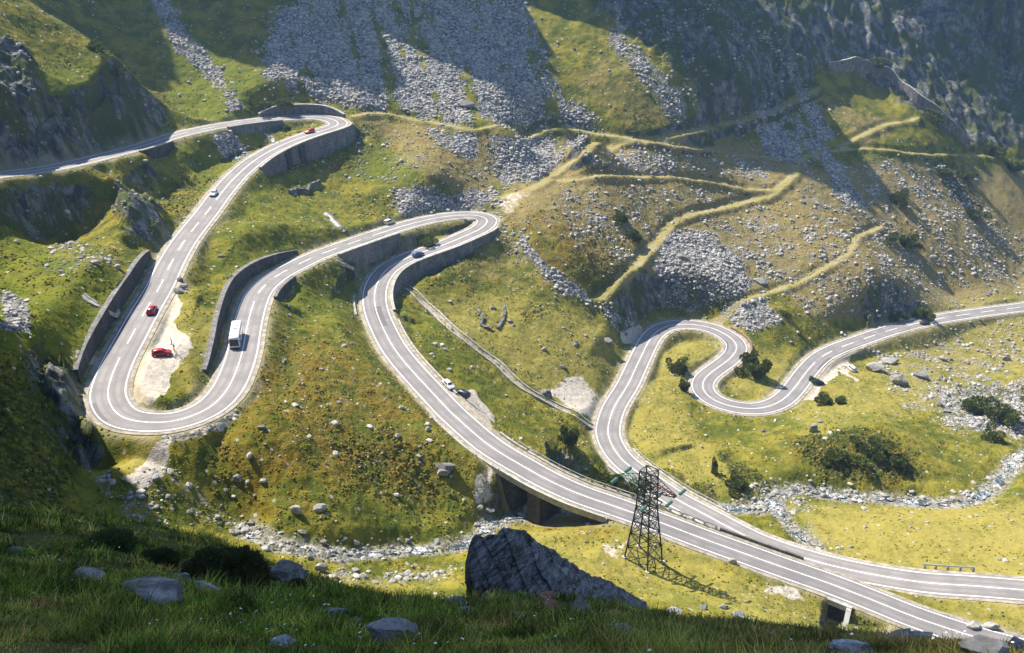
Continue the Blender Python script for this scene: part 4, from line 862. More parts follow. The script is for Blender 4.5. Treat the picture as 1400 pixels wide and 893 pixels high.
for t in range(len(TPL)):
    V, F_ = TPL[t]; ids = np.where(order == t)[0]
    if t < 4: ids = ids[sz[ids] > .0]
    n = len(ids); a = rng.uniform(0, 6.28, n); c, s_ = np.cos(a)[:, None], np.sin(a)[:, None]
    A = np.stack([V[None, :, 0]*c-V[None, :, 1]*s_, V[None, :, 0]*s_+V[None, :, 1]*c, np.broadcast_to(V[None, :, 2], (n, len(V)))], -1)*sz[ids][:, None, None]
    A += np.stack([px_[ids], py_[ids], pz_[ids]+sz[ids]*.12], -1)[:, None]
    Vs.append(A.reshape(-1, 3)); Fs.append((F_[None]+(np.arange(n)*len(V))[:, None, None]+b).reshape(-1, 3)); b += n*len(V)
    tn = np.stack([rng.beta(2, 1.6, n), rng.uniform(0, 1, n)**2, np.zeros(n), np.ones(n)], -1); Ts.append(np.repeat(tn, len(V), 0))
me = raw_mesh('scree', np.vstack(Vs), np.vstack(Fs), False); color_attr(me, 'tone', np.vstack(Ts)); link('scree', me, M_SCREE, kind='stuff')
# boulders one can point at
BM = {}
def boulder_mesh(sub, seed, mat, cuts=10, flat=1.0):
    key = (sub, seed, mat.name, flat)
    if key not in BM:
        V, F_ = rock_shape(sub, seed, cuts, .06, flat); me = raw_mesh('boulder', V, F_, False); me.materials.append(mat); BM[key] = me
    return BM[key]
def boulder(u, v, wpx, label, mat=None, hpx=None, seed=0, group=None, sub=2, sink=.2, yaw=None, dpt=None, name='boulder', cat='boulder', P=None):
    p = hit(u, v, surf)[0] if P is None else P
    dist = float(p[1]*CP-p[2]*SP); w = wpx/2*dist/F; h = (hpx if hpx else wpx*.7)/2*dist/F
    o = bpy.data.objects.new(name, boulder_mesh(sub, seed, mat or M_ROCK)); C.objects.link(o); d = dpt if dpt else w*.85
    o.scale = (w, d, h*1.25); o.location = (p[0], p[1]+d*.35, p[2]+h*(.65-sink)); o.rotation_euler = (random.uniform(-.2, .2), random.uniform(-.2, .2), random.uniform(-.5, .5) if yaw is None else yaw)
    o['label'] = label; o['category'] = cat
    if group: o['group'] = group
    return o
NEAR_ROCKS = [
 (19,752,20,14,'small pale stone in the shaded grass at the far left, apart from the other stones'),(113,790,48,20,'long light slab poking out of the dark grass left of the big blue-grey slab'),(200,815,84,26,'largest blue-grey slab lying in the dark foreground grass'),
 (246,791,24,20,'pointed blue-grey stone just behind the largest foreground slab'),(284,808,42,22,'split pale slab in the grass to the right of the largest foreground slab'),(375,857,20,14,'small bluish stone above a bigger grey one in the dark grass'),(386,877,34,26,'grey rounded stone near the bottom edge, under a small bluish one'),
 (243,884,36,16,'pale stone cut by the bottom edge of the picture, lower left'),(392,789,56,34,'dark blocky boulder beside the big shaded bush'),(456,839,36,20,'flat grey stones at the lit edge of the dark grass, right of the bush'),(535,870,66,38,'dark smooth boulder low in the foreground, under the big rock outcrop'),
 (563,846,26,12,'thin flat stone above the dark smooth foreground boulder'),(625,826,22,16,'small pale stone in white flowers left below the rock outcrop'),(640,840,30,16,'brownish flat stone in the grass below the rock outcrop'),(750,825,24,12,'pale flat stone under a red-brown one below the rock outcrop'),
 (749,815,20,8,'red-brown stone resting in the grass below the rock outcrop'),(797,829,30,34,'dark upright stone at the lower right foot of the rock outcrop'),(799,852,30,14,'flat grey stone in the brown grass below the rock outcrop'),(855,866,56,20,'broad cracked grey slab low in the grass near the bottom edge'),
 (484,852,22,12,'small bluish stone among white flowers in the dark grass'),(466,842,16,12,'small squarish stone at the left edge of the flowery patch'),(700,846,34,10,'long low stone almost hidden by grass below the outcrop'),(923,835,24,12,'grey stone at the edge of the sunlit meadow right of the outcrop'),(963,831,14,9,'left one of three pale stones on the shadow edge under the pylon meadow'),
 (990,830,14,9,'middle one of three pale stones on the shadow edge under the pylon meadow'),(1009,842,18,12,'right one of three pale stones on the shadow edge under the pylon meadow'),(1167,890,50,20,'rounded blue-grey rock cut by the bottom edge, below the culvert'),(1232,874,38,20,'dark blue-grey rock at the bottom, right of the culvert wing wall'),
]
for k, (u, v, w, h, lab) in enumerate(NEAR_ROCKS):
    mt = M_ROCKR if 'red-brown' in lab else (M_ROCKB if 'dark' in lab else M_ROCKN)
    boulder(u, v+h*.3, w*1.12, lab, mt, h*1.25, 300+k, 'stones in the shaded foreground grass', 4, .42, cat='stone' if w < 30 else 'boulder', name='stone' if w < 30 else 'boulder')
# the big outcrop
def outcrop():
    g = hit(745, 815, surf)[0]; D = 47.0
    prof = [(636,770,792),(643,738,802),(652,728,812),(668,724,820),(690,722,826),(712,720,828),(728,727,828),(745,742,828),(765,756,828),(790,768,828),(815,778,827),(835,788,826),(850,800,826),(866,812,826),(884,822,827)]
    P = np.array(prof, float); us = np.linspace(P[0, 0], P[-1, 0], 150); top = np.interp(us, P[:, 0], P[:, 1]); bot = np.interp(us, P[:, 0], P[:, 2])
    n = 70; t = np.linspace(0, 1, n); X = np.zeros((150, n)); Y = X.copy(); Z = X.copy()
    for i, uu in enumerate(us):
        e = math.sin(math.pi*min(1, max(0, (i+.5)/150)))**.5
        a = at_y(uu, bot[i]+6, D-4.2*e); c = at_y(uu, top[i], D+1.0); lo = c+np.array([0, 3.2*e+.3, -7.0])
        for k, tt in enumerate(t):
            if tt < .72:
                q = tt/.72; bulge = math.sin(q*math.pi)*.9*e; X[i, k], Y[i, k], Z[i, k] = a*(1-q)+c*q+np.array([0, -bulge*.9+1.2*q*q-1.2*q, bulge*.35])
            else:
                q = (tt-.72)/.28; X[i, k], Y[i, k], Z[i, k] = c*(1-q)+lo*q+np.array([0, math.sin(q*math.pi)*.5, .4*math.sin(q*math.pi)])
    ang = X*.75+Z*1.0
    nz = .36*fbm(ang*1.0, X*.35-Z*.3, 1.5, 5, .55, s=41, ridged=True)+.22*fbm(X, Z, 3.0, 3, s=42)+.05*fbm(X*3, Z*3, .8, 3, s=43)
    stepz = np.round((ang+.4*fbm(X, Z, 2.5, 2, s=44))/1.1)*1.1-ang
    env = np.sin(np.pi*np.linspace(0, 1, 150))[:, None]**.4
    Y -= (1.3*nz+.3*stepz)*env; Z += (.16*nz+.16*stepz)*env; jag = .30*fbm(X, Y*0, 1.1, 4, .6, s=47)-.12*np.abs(fbm(X, Y*0, .5, 2, s=48)); Z += jag*env*sstep(.45, .72, t)[None]
    o = link('rock_outcrop', mesh_grid('rock_outcrop', X, Y, Z), M_CRAG, label='big dark rock outcrop rising from the shaded foreground grass in front of the stream', category='rock outcrop'); return o
outcrop()
CR = [(247,382,12,12,'topmost block of the broken grey heap beside the road uphill of the lay-by',M_ROCKB),(250,391,13,10,'right-hand block of the broken grey heap beside the road uphill of the lay-by',M_ROCK),(243,398,15,10,'lowest block of the broken grey heap beside the road uphill of the lay-by',M_ROCK),(1345,888,70,44,'brown rocky hump at the bottom right corner, hiding the end of the road',M_ROCKB),(1392,886,46,34,'dark mossy rock cut by the right-hand bottom corner',M_ROCKB),(1355,856,24,16,'light stone lying beyond the brown hump at the bottom right',M_ROCK),(1331,855,22,14,'light flat stone left of its pair beyond the brown corner hump',M_ROCK),
 (1258,870,36,14,'pale slab on the grass lip right of the dark blue-grey rock at the bottom',M_ROCK),(728,696,30,24,'pale angular boulder under the near end of the bridge',M_ROCK),(668,698,18,14,'right one of two pale stones on the path down to the stream',M_ROCK),(656,695,12,10,'left one of two pale stones on the path down to the stream',M_ROCK),(732,706,18,13,'flat brown boulder in the stream under the bridge',M_ROCKB),(1001,768,14,12,'single white boulder on the meadow below the two parallel roads',M_COPE),
 (608,640,34,20,'dark rock jutting from the slope below the pale kerb wall',M_ROCKB),(605,645,22,14,'grey stones beside the dark jutting rock on the grassy slope',M_ROCK),(1197,503,26,18,'grey flat boulder group right of the parked black car',M_ROCK),(1232,521,30,22,'pale layered boulder on the meadow below the valley road',M_ROCK),(1258,512,22,16,'dark round boulder beside a row of pale ones on the valley meadow',M_ROCKB),(1217,494,26,10,'long low boulder in the meadow, above the pale layered one',M_ROCK),
 (830,467,18,10,'dark boulder on the yellow meadow beside the gravel patch',M_ROCKB),(748,539,18,16,'dark boulder at the head of the bare earth patch near the flume end',M_ROCKB),(1112,585,12,18,'upright grey stone on the bank above the lower stream',M_ROCK),(935,352,20,16,'large dark block in the middle of the round scree patch',M_ROCKB),(636,142,26,16,'big flat block on the pale scree above the upper trail',M_ROCKB),(528,50,14,10,'white boulder high on the shaded scree',M_COPE),(438,776,20,16,'pale squarish boulder on the streamside flat, behind the dark blocky one',M_ROCK),(405,697,20,20,'pale standing boulder at the near end of the upper stream',M_ROCK),(437,695,20,14,'pale flat boulder right of the standing one above the stream',M_ROCK),(325,655,14,16,'dark upright stone on the brown slope under the left hairpin',M_ROCKB),(1040,385,22,10,'grey slab at the lower rim of the round scree patch',M_ROCK)]
for k, (u, v, w, h, lab, mt) in enumerate(CR): boulder(u, v+h*.3, w, lab, mt, h, 500+k, None, 3, .2)
REG = [
 ('pale boulder in the rocky bed of the upper stream','boulders along the upper stream',[(352,722),(480,738),(640,732),(655,742),(600,764),(480,762),(370,748)],58,(6,20),M_ROCK),
 ('grey stone on the sunlit flat between the stream and the dark foreground','stones on the streamside flat',[(400,778),(500,770),(635,770),(620,800),(480,805),(410,800)],46,(5,17),M_ROCK),
 ('pale boulder in the bed of the lower right-hand stream','boulders along the lower stream',[(1000,692),(1050,645),(1160,664),(1300,678),(1345,655),(1400,605),(1400,640),(1345,686),(1180,692),(1090,700),(1160,748),(1130,764),(1060,712)],64,(5,14),M_ROCK),
 ('boulder among the rocks on the right-hand valley meadow','boulders on the valley meadow',[(1180,480),(1300,450),(1400,450),(1400,560),(1290,560),(1220,520)],44,(6,18),M_ROCK),
 ('boulder half hidden in dark scrub right of the valley meadow','boulders in the dark scrub',[(1240,530),(1300,520),(1390,560),(1390,610),(1310,600)],22,(8,20),M_ROCK),
 ('grey block lying on the right-hand mountain slope among the old trails','blocks on the trail slope',[(880,320),(1000,290),(1200,230),(1390,240),(1390,380),(1200,420),(1050,390)],70,(6,15),M_ROCK),
 ('stone in the rubble below the spoil bank of the left hairpin','stones under the left hairpin',[(170,700),(250,660),(330,690),(330,725),(190,726)],26,(5,13),M_ROCK),
 ('stone on the brown grassy slope between the hairpin and the stream','stones on the brown slope',[(300,620),(420,470),(560,560),(640,650),(560,690),(400,690)],34,(4,9),M_ROCK),
 ('grey block on the scree fan above the upper trail','blocks on the upper scree',[(370,90),(560,30),(720,60),(800,160),(600,162),(470,140)],40,(6,14),M_ROCK),
 ('broken rock at the far left of the shaded grassy slope','broken rocks at the left edge',[(0,402),(42,412),(42,448),(0,450)],14,(8,18),M_ROCK),
 ('stone in the meadow beside the flume','stones beside the flume',[(560,400),(700,420),(840,470),(780,520),(640,440)],26,(5,12),M_ROCK),
]
def inpoly(u, v, poly): return poly_mask(np.array([float(u)]), np.array([float(v)]), poly, .01)[0] > .5
for k, (lab, grp, poly, n, (a, b_), mt) in enumerate(REG):
    P = np.array(poly, float); pts = []
    n = int(n*.52)
    while len(pts) < n:
        u, v = rng.uniform(P[:, 0].min(), P[:, 0].max()), rng.uniform(P[:, 1].min(), P[:, 1].max())
        if inpoly(u, v, poly): pts.append((u, v))
    H = hit([q[0] for q in pts], [q[1] for q in pts], surf)
    ok = clear_of_roads(H[:, 0], H[:, 1], 1.6)
    for (u, v), p, good in zip(pts, H, ok):
        if not good: continue
        w = .8*a*((b_/a)**(rng.random()**1.8)); boulder(u, v, w, lab, mt, w*rng.uniform(.5, .8), 700+int(rng.integers(0, 14)), grp, 2, rng.uniform(.1, .35), P=p)
# ------------------------------------------------------------------ shrubs
def shrub_mesh(name, seed, n, leaf, flat=.6, cols=((.055,.078,.016), (.16,.185,.042)), stems=True, spiky=False):
    g = np.random.default_rng(seed); nc = 9; cc = g.normal(size=(nc, 3))*[.5, .5, .22]+[0, 0, .42]; cr = g.uniform(.28, .5, nc)
    w = g.integers(0, nc, n); d = g.normal(size=(n, 3)); d /= np.linalg.norm(d, axis=1)[:, None]; rad = cr[w]*g.uniform(.55, 1.05, n)**.5
    p = cc[w]+d*rad[:, None]*[1, 1, flat]; p[:, 2] = np.abs(p[:, 2])
    dirs = d+np.array([0, 0, .8 if not spiky else 1.6])+g.normal(size=(n, 3))*.35; dirs /= np.linalg.norm(dirs, axis=1)[:, None]
    sd = np.cross(dirs, g.normal(size=(n, 3))); sd /= np.linalg.norm(sd, axis=1)[:, None]; L = leaf*g.uniform(.6, 1.4, n)[:, None]; Wd = L*(.28 if not spiky else .10)
    V = np.stack([p-sd*Wd*.6, p+dirs*L*.55-sd*Wd, p+dirs*L, p+dirs*L*.5+sd*Wd], 1).reshape(-1, 3); F_ = np.arange(n*4).reshape(n, 4)
    c = np.array(cols[0])+(np.array(cols[1])-np.array(cols[0]))*(g.beta(1.6, 1.8, (n, 1))); col = np.repeat(np.column_stack([c, np.ones(n)]), 4, 0)
    me = raw_mesh(name, V, F_, False); color_attr(me, 'tone', col); me.materials.append(M_LEAF); return me
M_BARK = simple('shrub_wood', (.05,.035,.022), (.11,.08,.05), 4.0)
def stem_mesh(seed):
    g = np.random.default_rng(seed); V, F_ = [], []
    for k in range(8):
        a = g.uniform(0, 6.28); e = np.array([math.cos(a)*.5, math.sin(a)*.5, g.uniform(.3, .6)]); b0 = np.array([math.cos(a), math.sin(a), 0])*.05; n0 = len(V)
        for q, rr in ((b0-[0, 0, .15], .045), (b0*.5+e*.5, .03), (e, .012)):
            for m in range(5): V.append(q+rr*np.array([math.cos(m*1.257), math.sin(m*1.257), 0]))
        for s_ in range(2):
            for m in range(5): F_.append((n0+s_*5+m, n0+s_*5+(m+1) % 5, n0+s_*5+5+(m+1) % 5, n0+s_*5+5+m))
    me = raw_mesh('stems', np.array(V), np.array(F_), False); me.materials.append(M_BARK); return me
SHM = [shrub_mesh('foliage', 20+k, 2600, .17) for k in range(4)]; STM = [stem_mesh(k) for k in range(3)]
def shrub(u, v, wpx, hpx, label, k=0, fol=None, name='shrub', cat='shrub', group=None, P=None):
    p = hit(u, v, surf)[0] if P is None else P; dist = float(p[1]*CP-p[2]*SP); s_ = wpx*dist/F/2.1; hz = hpx*dist/F/1.25
    o = empty(name, (p[0], p[1], p[2]-.05), random.uniform(0, 6), label=label, category=cat); o.scale = (s_, s_, hz)
    if group: o['group'] = group
    link('foliage', fol or SHM[k % 4], None, o); link('stems', STM[k % 3], None, o); return o
SH = [(1036,505,34,34,'bushy dark shrub standing inside the S-bend of the valley road'),(1024,492,22,20,'smaller dark shrub up against the outer curve of the S-bend'),(1232,272,26,20,'round dark shrub on the right slope below the long shadow'),(1240,330,26,22,'dark shrub at the upper end of the lowest old trail'),(1218,325,22,14,'low dark shrub left of another one at the end of the lowest trail'),(1190,612,40,22,'wide dark green shrub on the bank above the lower stream'),(1150,628,44,20,'wide brownish shrub on the left half of the stream bank'),(1230,632,30,20,'dark shrub on the right end of the stream bank'),
 (1330,556,40,26,'broad dark shrub among boulders right of the valley meadow'),(1372,568,44,28,'dark shrub mat at the right edge behind the meadow boulders'),(1360,596,30,16,'low green shrub below the shrub mat at the right edge'),(778,598,26,34,'dark brown shrub on the slope left of the lowest road bend'),(840,655,30,24,'reddish-brown shrub beside the lowest road near the pylon top'),(866,668,30,22,'dark shrub in the gap between the two roads behind the pylon'),(925,500,22,16,'dark shrub left of the curved headwall of the S-bend'),(935,528,16,18,'dark narrow shrub in the hollow by the curved headwall'),(1290,235,30,14,'green juniper patch below the straight trail on the right slope'),(1320,240,22,12,'second juniper patch right of the first below the straight trail'),(1355,208,30,18,'dark juniper patch at the far right end of the straight trail'),(1385,228,30,18,'juniper patch at the right edge below the straight trail'),(1330,292,24,14,'juniper patch low on the far right slope'),(1195,85,30,18,'dark juniper at the head of the long stone wall'),(1270,160,30,16,'dark juniper under the cliffs near the long stone wall'),(850,298,24,18,'dark shrub under the bend of the broad trail'),(866,322,24,18,'dark shrub lower down under the broad trail'),(356,142,30,12,'dark low shrub behind the wall of the topmost hairpin'),(392,140,34,12,'long dark shrub above the wall of the topmost hairpin'),(392,175,16,9,'small dark shrub inside the topmost hairpin'),(505,330,0,0,''),(585,330,26,12,'dark shrub inside the middle hairpin'),(975,640,10,26,'thin dark bush on the gully edge above the lower stream'),(1010,660,34,22,'dark bush patch in the gully by the lower stream'),(130,62,24,14,'dark shrub on the crest of the left cliff'),(160,100,24,16,'dark shrub lower on the crest of the left cliff'),(1110,520,12,8,'small shrub beside the parked black car'),(1128,546,26,16,'leafy green shrub on the slope below the parked black car'),(1148,548,18,10,'small green shrub right of a leafy one below the parked cars'),(1075,430,14,8,'small shrub on the slope above the valley road'),(1262,432,24,16,'dark bush by the valley road opposite the black car'),(1222,432,26,12,'dark shrub in the cutting above the valley road')]
for k, (u, v, w, h, lab) in enumerate(SH):
    if w: shrub(u, v+h*.3, w, h, lab, k)
def dome_mesh(seed, n, leaf, cols):
    g = np.random.default_rng(seed); a = g.uniform(0, 6.283, n); e = np.arcsin(g.uniform(.02, 1, n)); R0 = g.uniform(.72, 1.0, n)**.5
    d = np.stack([np.cos(a)*np.cos(e), np.sin(a)*np.cos(e), np.sin(e)], -1); lump = 1+.16*fbm(d[:, 0]*3+seed, d[:, 1]*3+d[:, 2]*2, 1.0, 3, s=seed); p = d*(R0*lump)[:, None]*[.85, .85, .85]
    dirs = d*.7+np.array([0, 0, .9])+g.normal(size=(n, 3))*.4; dirs /= np.linalg.norm(dirs, axis=1)[:, None]; sd = np.cross(dirs, g.normal(size=(n, 3))); sd /= np.linalg.norm(sd, axis=1)[:, None]; L = leaf*g.uniform(.5, 1.5, n)[:, None]; Wd = L*.13
    V = np.stack([p-sd*Wd*.6, p+dirs*L*.55-sd*Wd, p+dirs*L, p+dirs*L*.5+sd*Wd], 1).reshape(-1, 3); c = np.array(cols[0])+(np.array(cols[1])-np.array(cols[0]))*np.clip(g.beta(1.5, 2, (n, 1))+.35*(lump-1)[:, None]/.16, 0, 1.2)
    me = raw_mesh('foliage', V, np.arange(n*4).reshape(n, 4), False); color_attr(me, 'tone', np.repeat(np.column_stack([c, np.ones(n)]), 4, 0)); me.materials.append(M_LEAF); return me
BIG = dome_mesh(7, 34000, .10, ((.030,.034,.010), (.100,.100,.028))); BIG2 = dome_mesh(11, 14000, .14, ((.040,.060,.014), (.110,.140,.030)))
for u, v, w, h, lab, m in ((305,800,150,62,'big rounded shaded bush at the crest of the dark foreground slope',BIG),(215,772,70,26,'low dark bush left of the big rounded bush on the crest',BIG),(150,748,80,24,'bright green tuft of leafy plants on the shaded crest',BIG2),(404,806,40,18,'small brown bush right below the dark blocky boulder',BIG)):
    shrub(u, v, w, h, lab, 1, m, 'bush', 'bush')
print('rocks+shrubs', time.time()-T0)
# ------------------------------------------------------------------ foreground grass and flowers
def grass(name, n, seed, hmin, hmax, mat, flowers=False):
    g = np.random.default_rng(seed)
    r = 5.0*(62/5.0)**g.random(n*2)**.78; u = g.uniform(-.74, .74, n*2); y = r; x = u*r
    d = np.clip(.62+.9*fbm(x, y, 2.6, 3, s=61), 0.22, 1) if not flowers else np.clip(fbm(x, y, 4.5, 2, s=66)*1.6-.1, 0, 1)*np.clip(1.2-np.abs(u+.25), .15, 1)
    k = g.random(n*2) < d; x, y, r, = x[k][:n], y[k][:n], r[k][:n]; n = len(x); z = surf(x, y)
    return g, n, x, y, z, r
def build_grass():
    g, n, x, y, z, r = grass('g', 300000, 5, .2, .6, None)
    tall = np.clip(.75+1.3*fbm(x, y, 2.1, 3, s=62), .22, 2.1); H = (g.uniform(.18, .44, n)*tall)*np.clip(r/18, .8, 1.25)*(1-.45*sstep(.2, .55, x/r)); W = .0075*np.clip(r/9, 1, 4.5)*g.uniform(.5, 1.3, n)
    a = g.uniform(0, 6.283, n)+.6*fbm(x, y, 3, 2, s=67); lean = g.uniform(.15, 1.1, n); dx, dy = np.cos(a), np.sin(a)
    fa = g.uniform(-.9, .9, n); sx = np.cos(fa); sy = np.sin(fa)
    def pt(t, w): return np.stack([x+dx*lean*H*t*t+sx*W*w, y+dy*lean*H*t*t+sy*W*w, z-.03+H*t*(1-.3*lean*t)], -1)
    V = np.stack([pt(0, -1), pt(0, 1), pt(.5, .8), pt(.5, -.8), pt(1, .12), pt(1, -.12)], 1).reshape(-1, 3); b = (np.arange(n)*6)[:, None]
    F_ = np.concatenate([b+[0, 1, 2, 3], b+[3, 2, 4, 5]])
    pal = np.array([(.055,.085,.010), (.105,.145,.018), (.185,.195,.032), (.250,.195,.055), (.235,.120,.050), (.026,.040,.008)])
    zone = 1.3*fbm(x, y, 6, 3, s=63)+.7*fbm(x, y, 1.6, 2, s=64); ii = np.clip((zone*1.6+1.8+g.normal(0, .75, n)), 0, 4.99).astype(int); ii = np.where(g.random(n) < .16, 5, ii)
    tuft = np.clip(1+1.1*fbm(x, y, 1.3, 2, s=65), .35, 1.9)
    rb = sstep(-.1, .5, x/r)[:, None]; col = pal[ii]*(1-.5*rb)+np.array([.20,.135,.05])*.5*rb; col = 1.75*col*(g.uniform(.6, 1.4, n)*tuft)[:, None]; col = np.repeat(np.column_stack([col, np.ones(n)]), 6, 0)
    me = raw_mesh('foreground_grass', V, F_, False); color_attr(me, 'tone', col); link('foreground_grass', me, M_BLADE, kind='stuff')
build_grass()
M_FLOWER = simple('white_petals', (.62,.62,.52), (.82,.82,.74), 3, .8, .1, 0)
def build_flowers():
    g, n, x, y, z, r = grass('f', 1500, 15, 0, 0, None, True); h = g.uniform(.22, .5, n); s_ = g.uniform(.012, .032, n)*np.clip(r/14, .8, 1.5); Vs = []; Fs = []
    ang = np.arange(6)*math.pi/3
    ring = np.stack([np.cos(ang), np.sin(ang), np.zeros(6)], -1); tx, ty = g.normal(0, .3, n), g.normal(0, .3, n)-.35
    V = np.stack([x, y, z+h], -1)[:, None]+np.concatenate([ring[None]*s_[:, None, None]+np.stack([np.zeros((n, 6)), np.zeros((n, 6)), (ring[None, :, 0]*tx[:, None]+ring[None, :, 1]*ty[:, None])*s_[:, None]], -1), np.stack([np.zeros(n), np.zeros(n), s_*.45], -1)[:, None], np.stack([np.zeros(n), np.zeros(n), -h], -1)[:, None]], 1)
    b = (np.arange(n)*8)[:, None, None]; tri = np.array([[k, (k+1) % 6, 6] for k in range(6)]+[[(k+1) % 6, k, 6] for k in range(0)]); F_ = (b+tri[None]).reshape(-1, 3)
    link('wild_flowers', raw_mesh('wild_flowers', V.reshape(-1, 3), F_, False), M_FLOWER, kind='stuff')
build_flowers()
# ------------------------------------------------------------------ tussocks on the sunlit slopes: short clumps that break up the turf
def build_tussocks():
    g = np.random.default_rng(9)
    pw = np.where(inview & (rr_ < 400), (1-MK['scree'])*(1-MK['dirt'])*(1-MK['path'])*(1-.75*MK['yel'])*(1-MK['rock'])*rr_*np.clip(.35+1.2*fbm(_x, _y, 6, 3, s=71)+.6*MK['brown']+.8*MK['dark'], .02, 2), 0); pw[~clear_of_roads(_x, _y, .9)] = 0; pw /= pw.sum()
    n = 40000; k = g.choice(len(pw), n, p=pw); x = _x[k]+g.normal(0, .25, n); y = _y[k]+g.normal(0, .25, n); z = surf(x, y); s_ = g.uniform(.14, .42, n)*(.8+.5*MK['dark'][k]); h = s_*g.uniform(.35, .8, n)
    a0 = g.uniform(0, 6.28, n); V = []; m = 7
    for q in range(m):
        a = a0+q*6.283/m; rr2 = s_*g.uniform(.75, 1.1, n); V.append(np.stack([x+np.cos(a)*rr2, y+np.sin(a)*rr2, z-.08+0*x], -1))
    for q in range(m):
        a = a0+q*6.283/m+.4; rr2 = s_*g.uniform(.45, .85, n); V.append(np.stack([x+np.cos(a)*rr2, y+np.sin(a)*rr2, z+h*g.uniform(.5, .95, n)], -1))
    V.append(np.stack([x+g.normal(0, .1, n), y+g.normal(0, .1, n), z+h], -1)); V = np.stack(V, 1).reshape(-1, 3); b = (np.arange(n)*(2*m+1))[:, None, None]
    tri = np.array([[q, (q+1) % m, m+q] for q in range(m)]+[[(q+1) % m, m+(q+1) % m, m+q] for q in range(m)]+[[m+q, m+(q+1) % m, 2*m] for q in range(m)]); F_ = (b+tri[None]).reshape(-1, 3)
    base_c = np.array([(.105,.130,.013), (.205,.175,.020), (.215,.145,.018), (.070,.074,.012)]); t = np.clip(fbm(x, y, 9, 2, s=73)*1.4+1.0+1.1*MK['brown'][k]+g.normal(0, .6, n), 0, 3).astype(int); t = np.where(g.random(n) < .5*MK['dark'][k], 3, t)
    c = base_c[t]*g.uniform(.75, 1.3, (n, 1)); col = np.repeat(np.column_stack([c, np.ones(n)]), 2*m+1, 0)
    me = raw_mesh('turf_tussocks', V, F_, True); color_attr(me, 'tone', col); link('turf_tussocks', me, M_BLADE, kind='stuff')
build_tussocks()
print('grass', time.time()-T0)
# ------------------------------------------------------------------ vehicles
def paint(name, c, rough=.35): return simple(name, tuple(k*.9 for k in c), c, 1.0, rough, .5, 0)
M_GLASS = simple('tinted_glass', (.012,.016,.02), (.03,.038,.045), 2.0, .08, .6, 0)
M_TYRE = simple('tyre_rubber', (.015,.015,.015), (.03,.03,.03), 6, .85, .1, 0); M_RIM = simple('wheel_rim', (.30,.30,.31), (.45,.45,.46), 6, .35, .5, 0, metal=.6)
M_LAMP = simple('lamp_glass', (.6,.6,.58), (.8,.8,.76), 4, .15, .6, 0); M_TAIL = simple('tail_lamp', (.30,.01,.01), (.45,.02,.02), 4, .2, .6, 0); M_TRIM = simple('black_trim', (.015,.015,.016), (.03,.03,.032), 4, .6, .3, 0)
def mesh_of(name, V, F_, mat, smooth=False, bevel=0):
    bm = bmesh.new(); vs = [bm.verts.new(v) for v in V]
    for f in F_: bm.faces.new([vs[i] for i in f])
    bmesh.ops.recalc_face_normals(bm, faces=bm.faces)
    if bevel: bmesh.ops.bevel(bm, geom=list(bm.edges), offset=bevel, segments=2, affect='EDGES', clamp_overlap=True)
    me = bpy.data.meshes.new(name); bm.to_mesh(me); bm.free(); me.materials.append(mat)
    if smooth: me.polygons.foreach_set('use_smooth', np.ones(len(me.polygons), bool))
    return me
def box_mesh(name, x0, x1, y0, y1, z0, z1, mat, bevel=.02):
    V = [(x, y, z) for x in (x0, x1) for y in (y0, y1) for z in (z0, z1)]; return mesh_of(name, V, [(0,1,3,2),(4,6,7,5),(0,4,5,1),(2,3,7,6),(0,2,6,4),(1,5,7,3)], mat, False, bevel)
def loft(name, secs, mat, bevel=.03):
    """closed solid through cross-sections (x, [(y, z)...])"""
    n = len(secs[0][1]); V = [(x, y, z) for x, pr in secs for y, z in pr]; F_ = []
    for a in range(len(secs)-1):
        for b in range(n): F_.append((a*n+b, a*n+(b+1) % n, (a+1)*n+(b+1) % n, (a+1)*n+b))
    F_ += [tuple(range(n)), tuple(range((len(secs)-1)*n, len(secs)*n))]; return mesh_of(name, V, F_, mat, True, bevel)
def cyl_mesh(name, r, w, mat, n=20):
    V = []; F_ = []
    for y, q in ((-w/2, r*.92), (-w/2+.03, r), (w/2-.03, r), (w/2, r*.92)):
        for k in range(n): V.append((q*math.cos(6.2832*k/n), y, q*math.sin(6.2832*k/n)))
    for a in range(3):
        for k in range(n): F_.append((a*n+k, a*n+(k+1) % n, (a+1)*n+(k+1) % n, (a+1)*n+k))
    F_ += [tuple(range(n)), tuple(range(3*n, 4*n))]; return mesh_of(name, V, F_, mat)
WHEEL = cyl_mesh('wheel', .33, .22, M_TYRE); RIM = cyl_mesh('rim', .21, .235, M_RIM, 14)
BWHEEL = cyl_mesh('wheel', .5, .3, M_TYRE); BRIM = cyl_mesh('rim', .28, .31, M_RIM, 14)
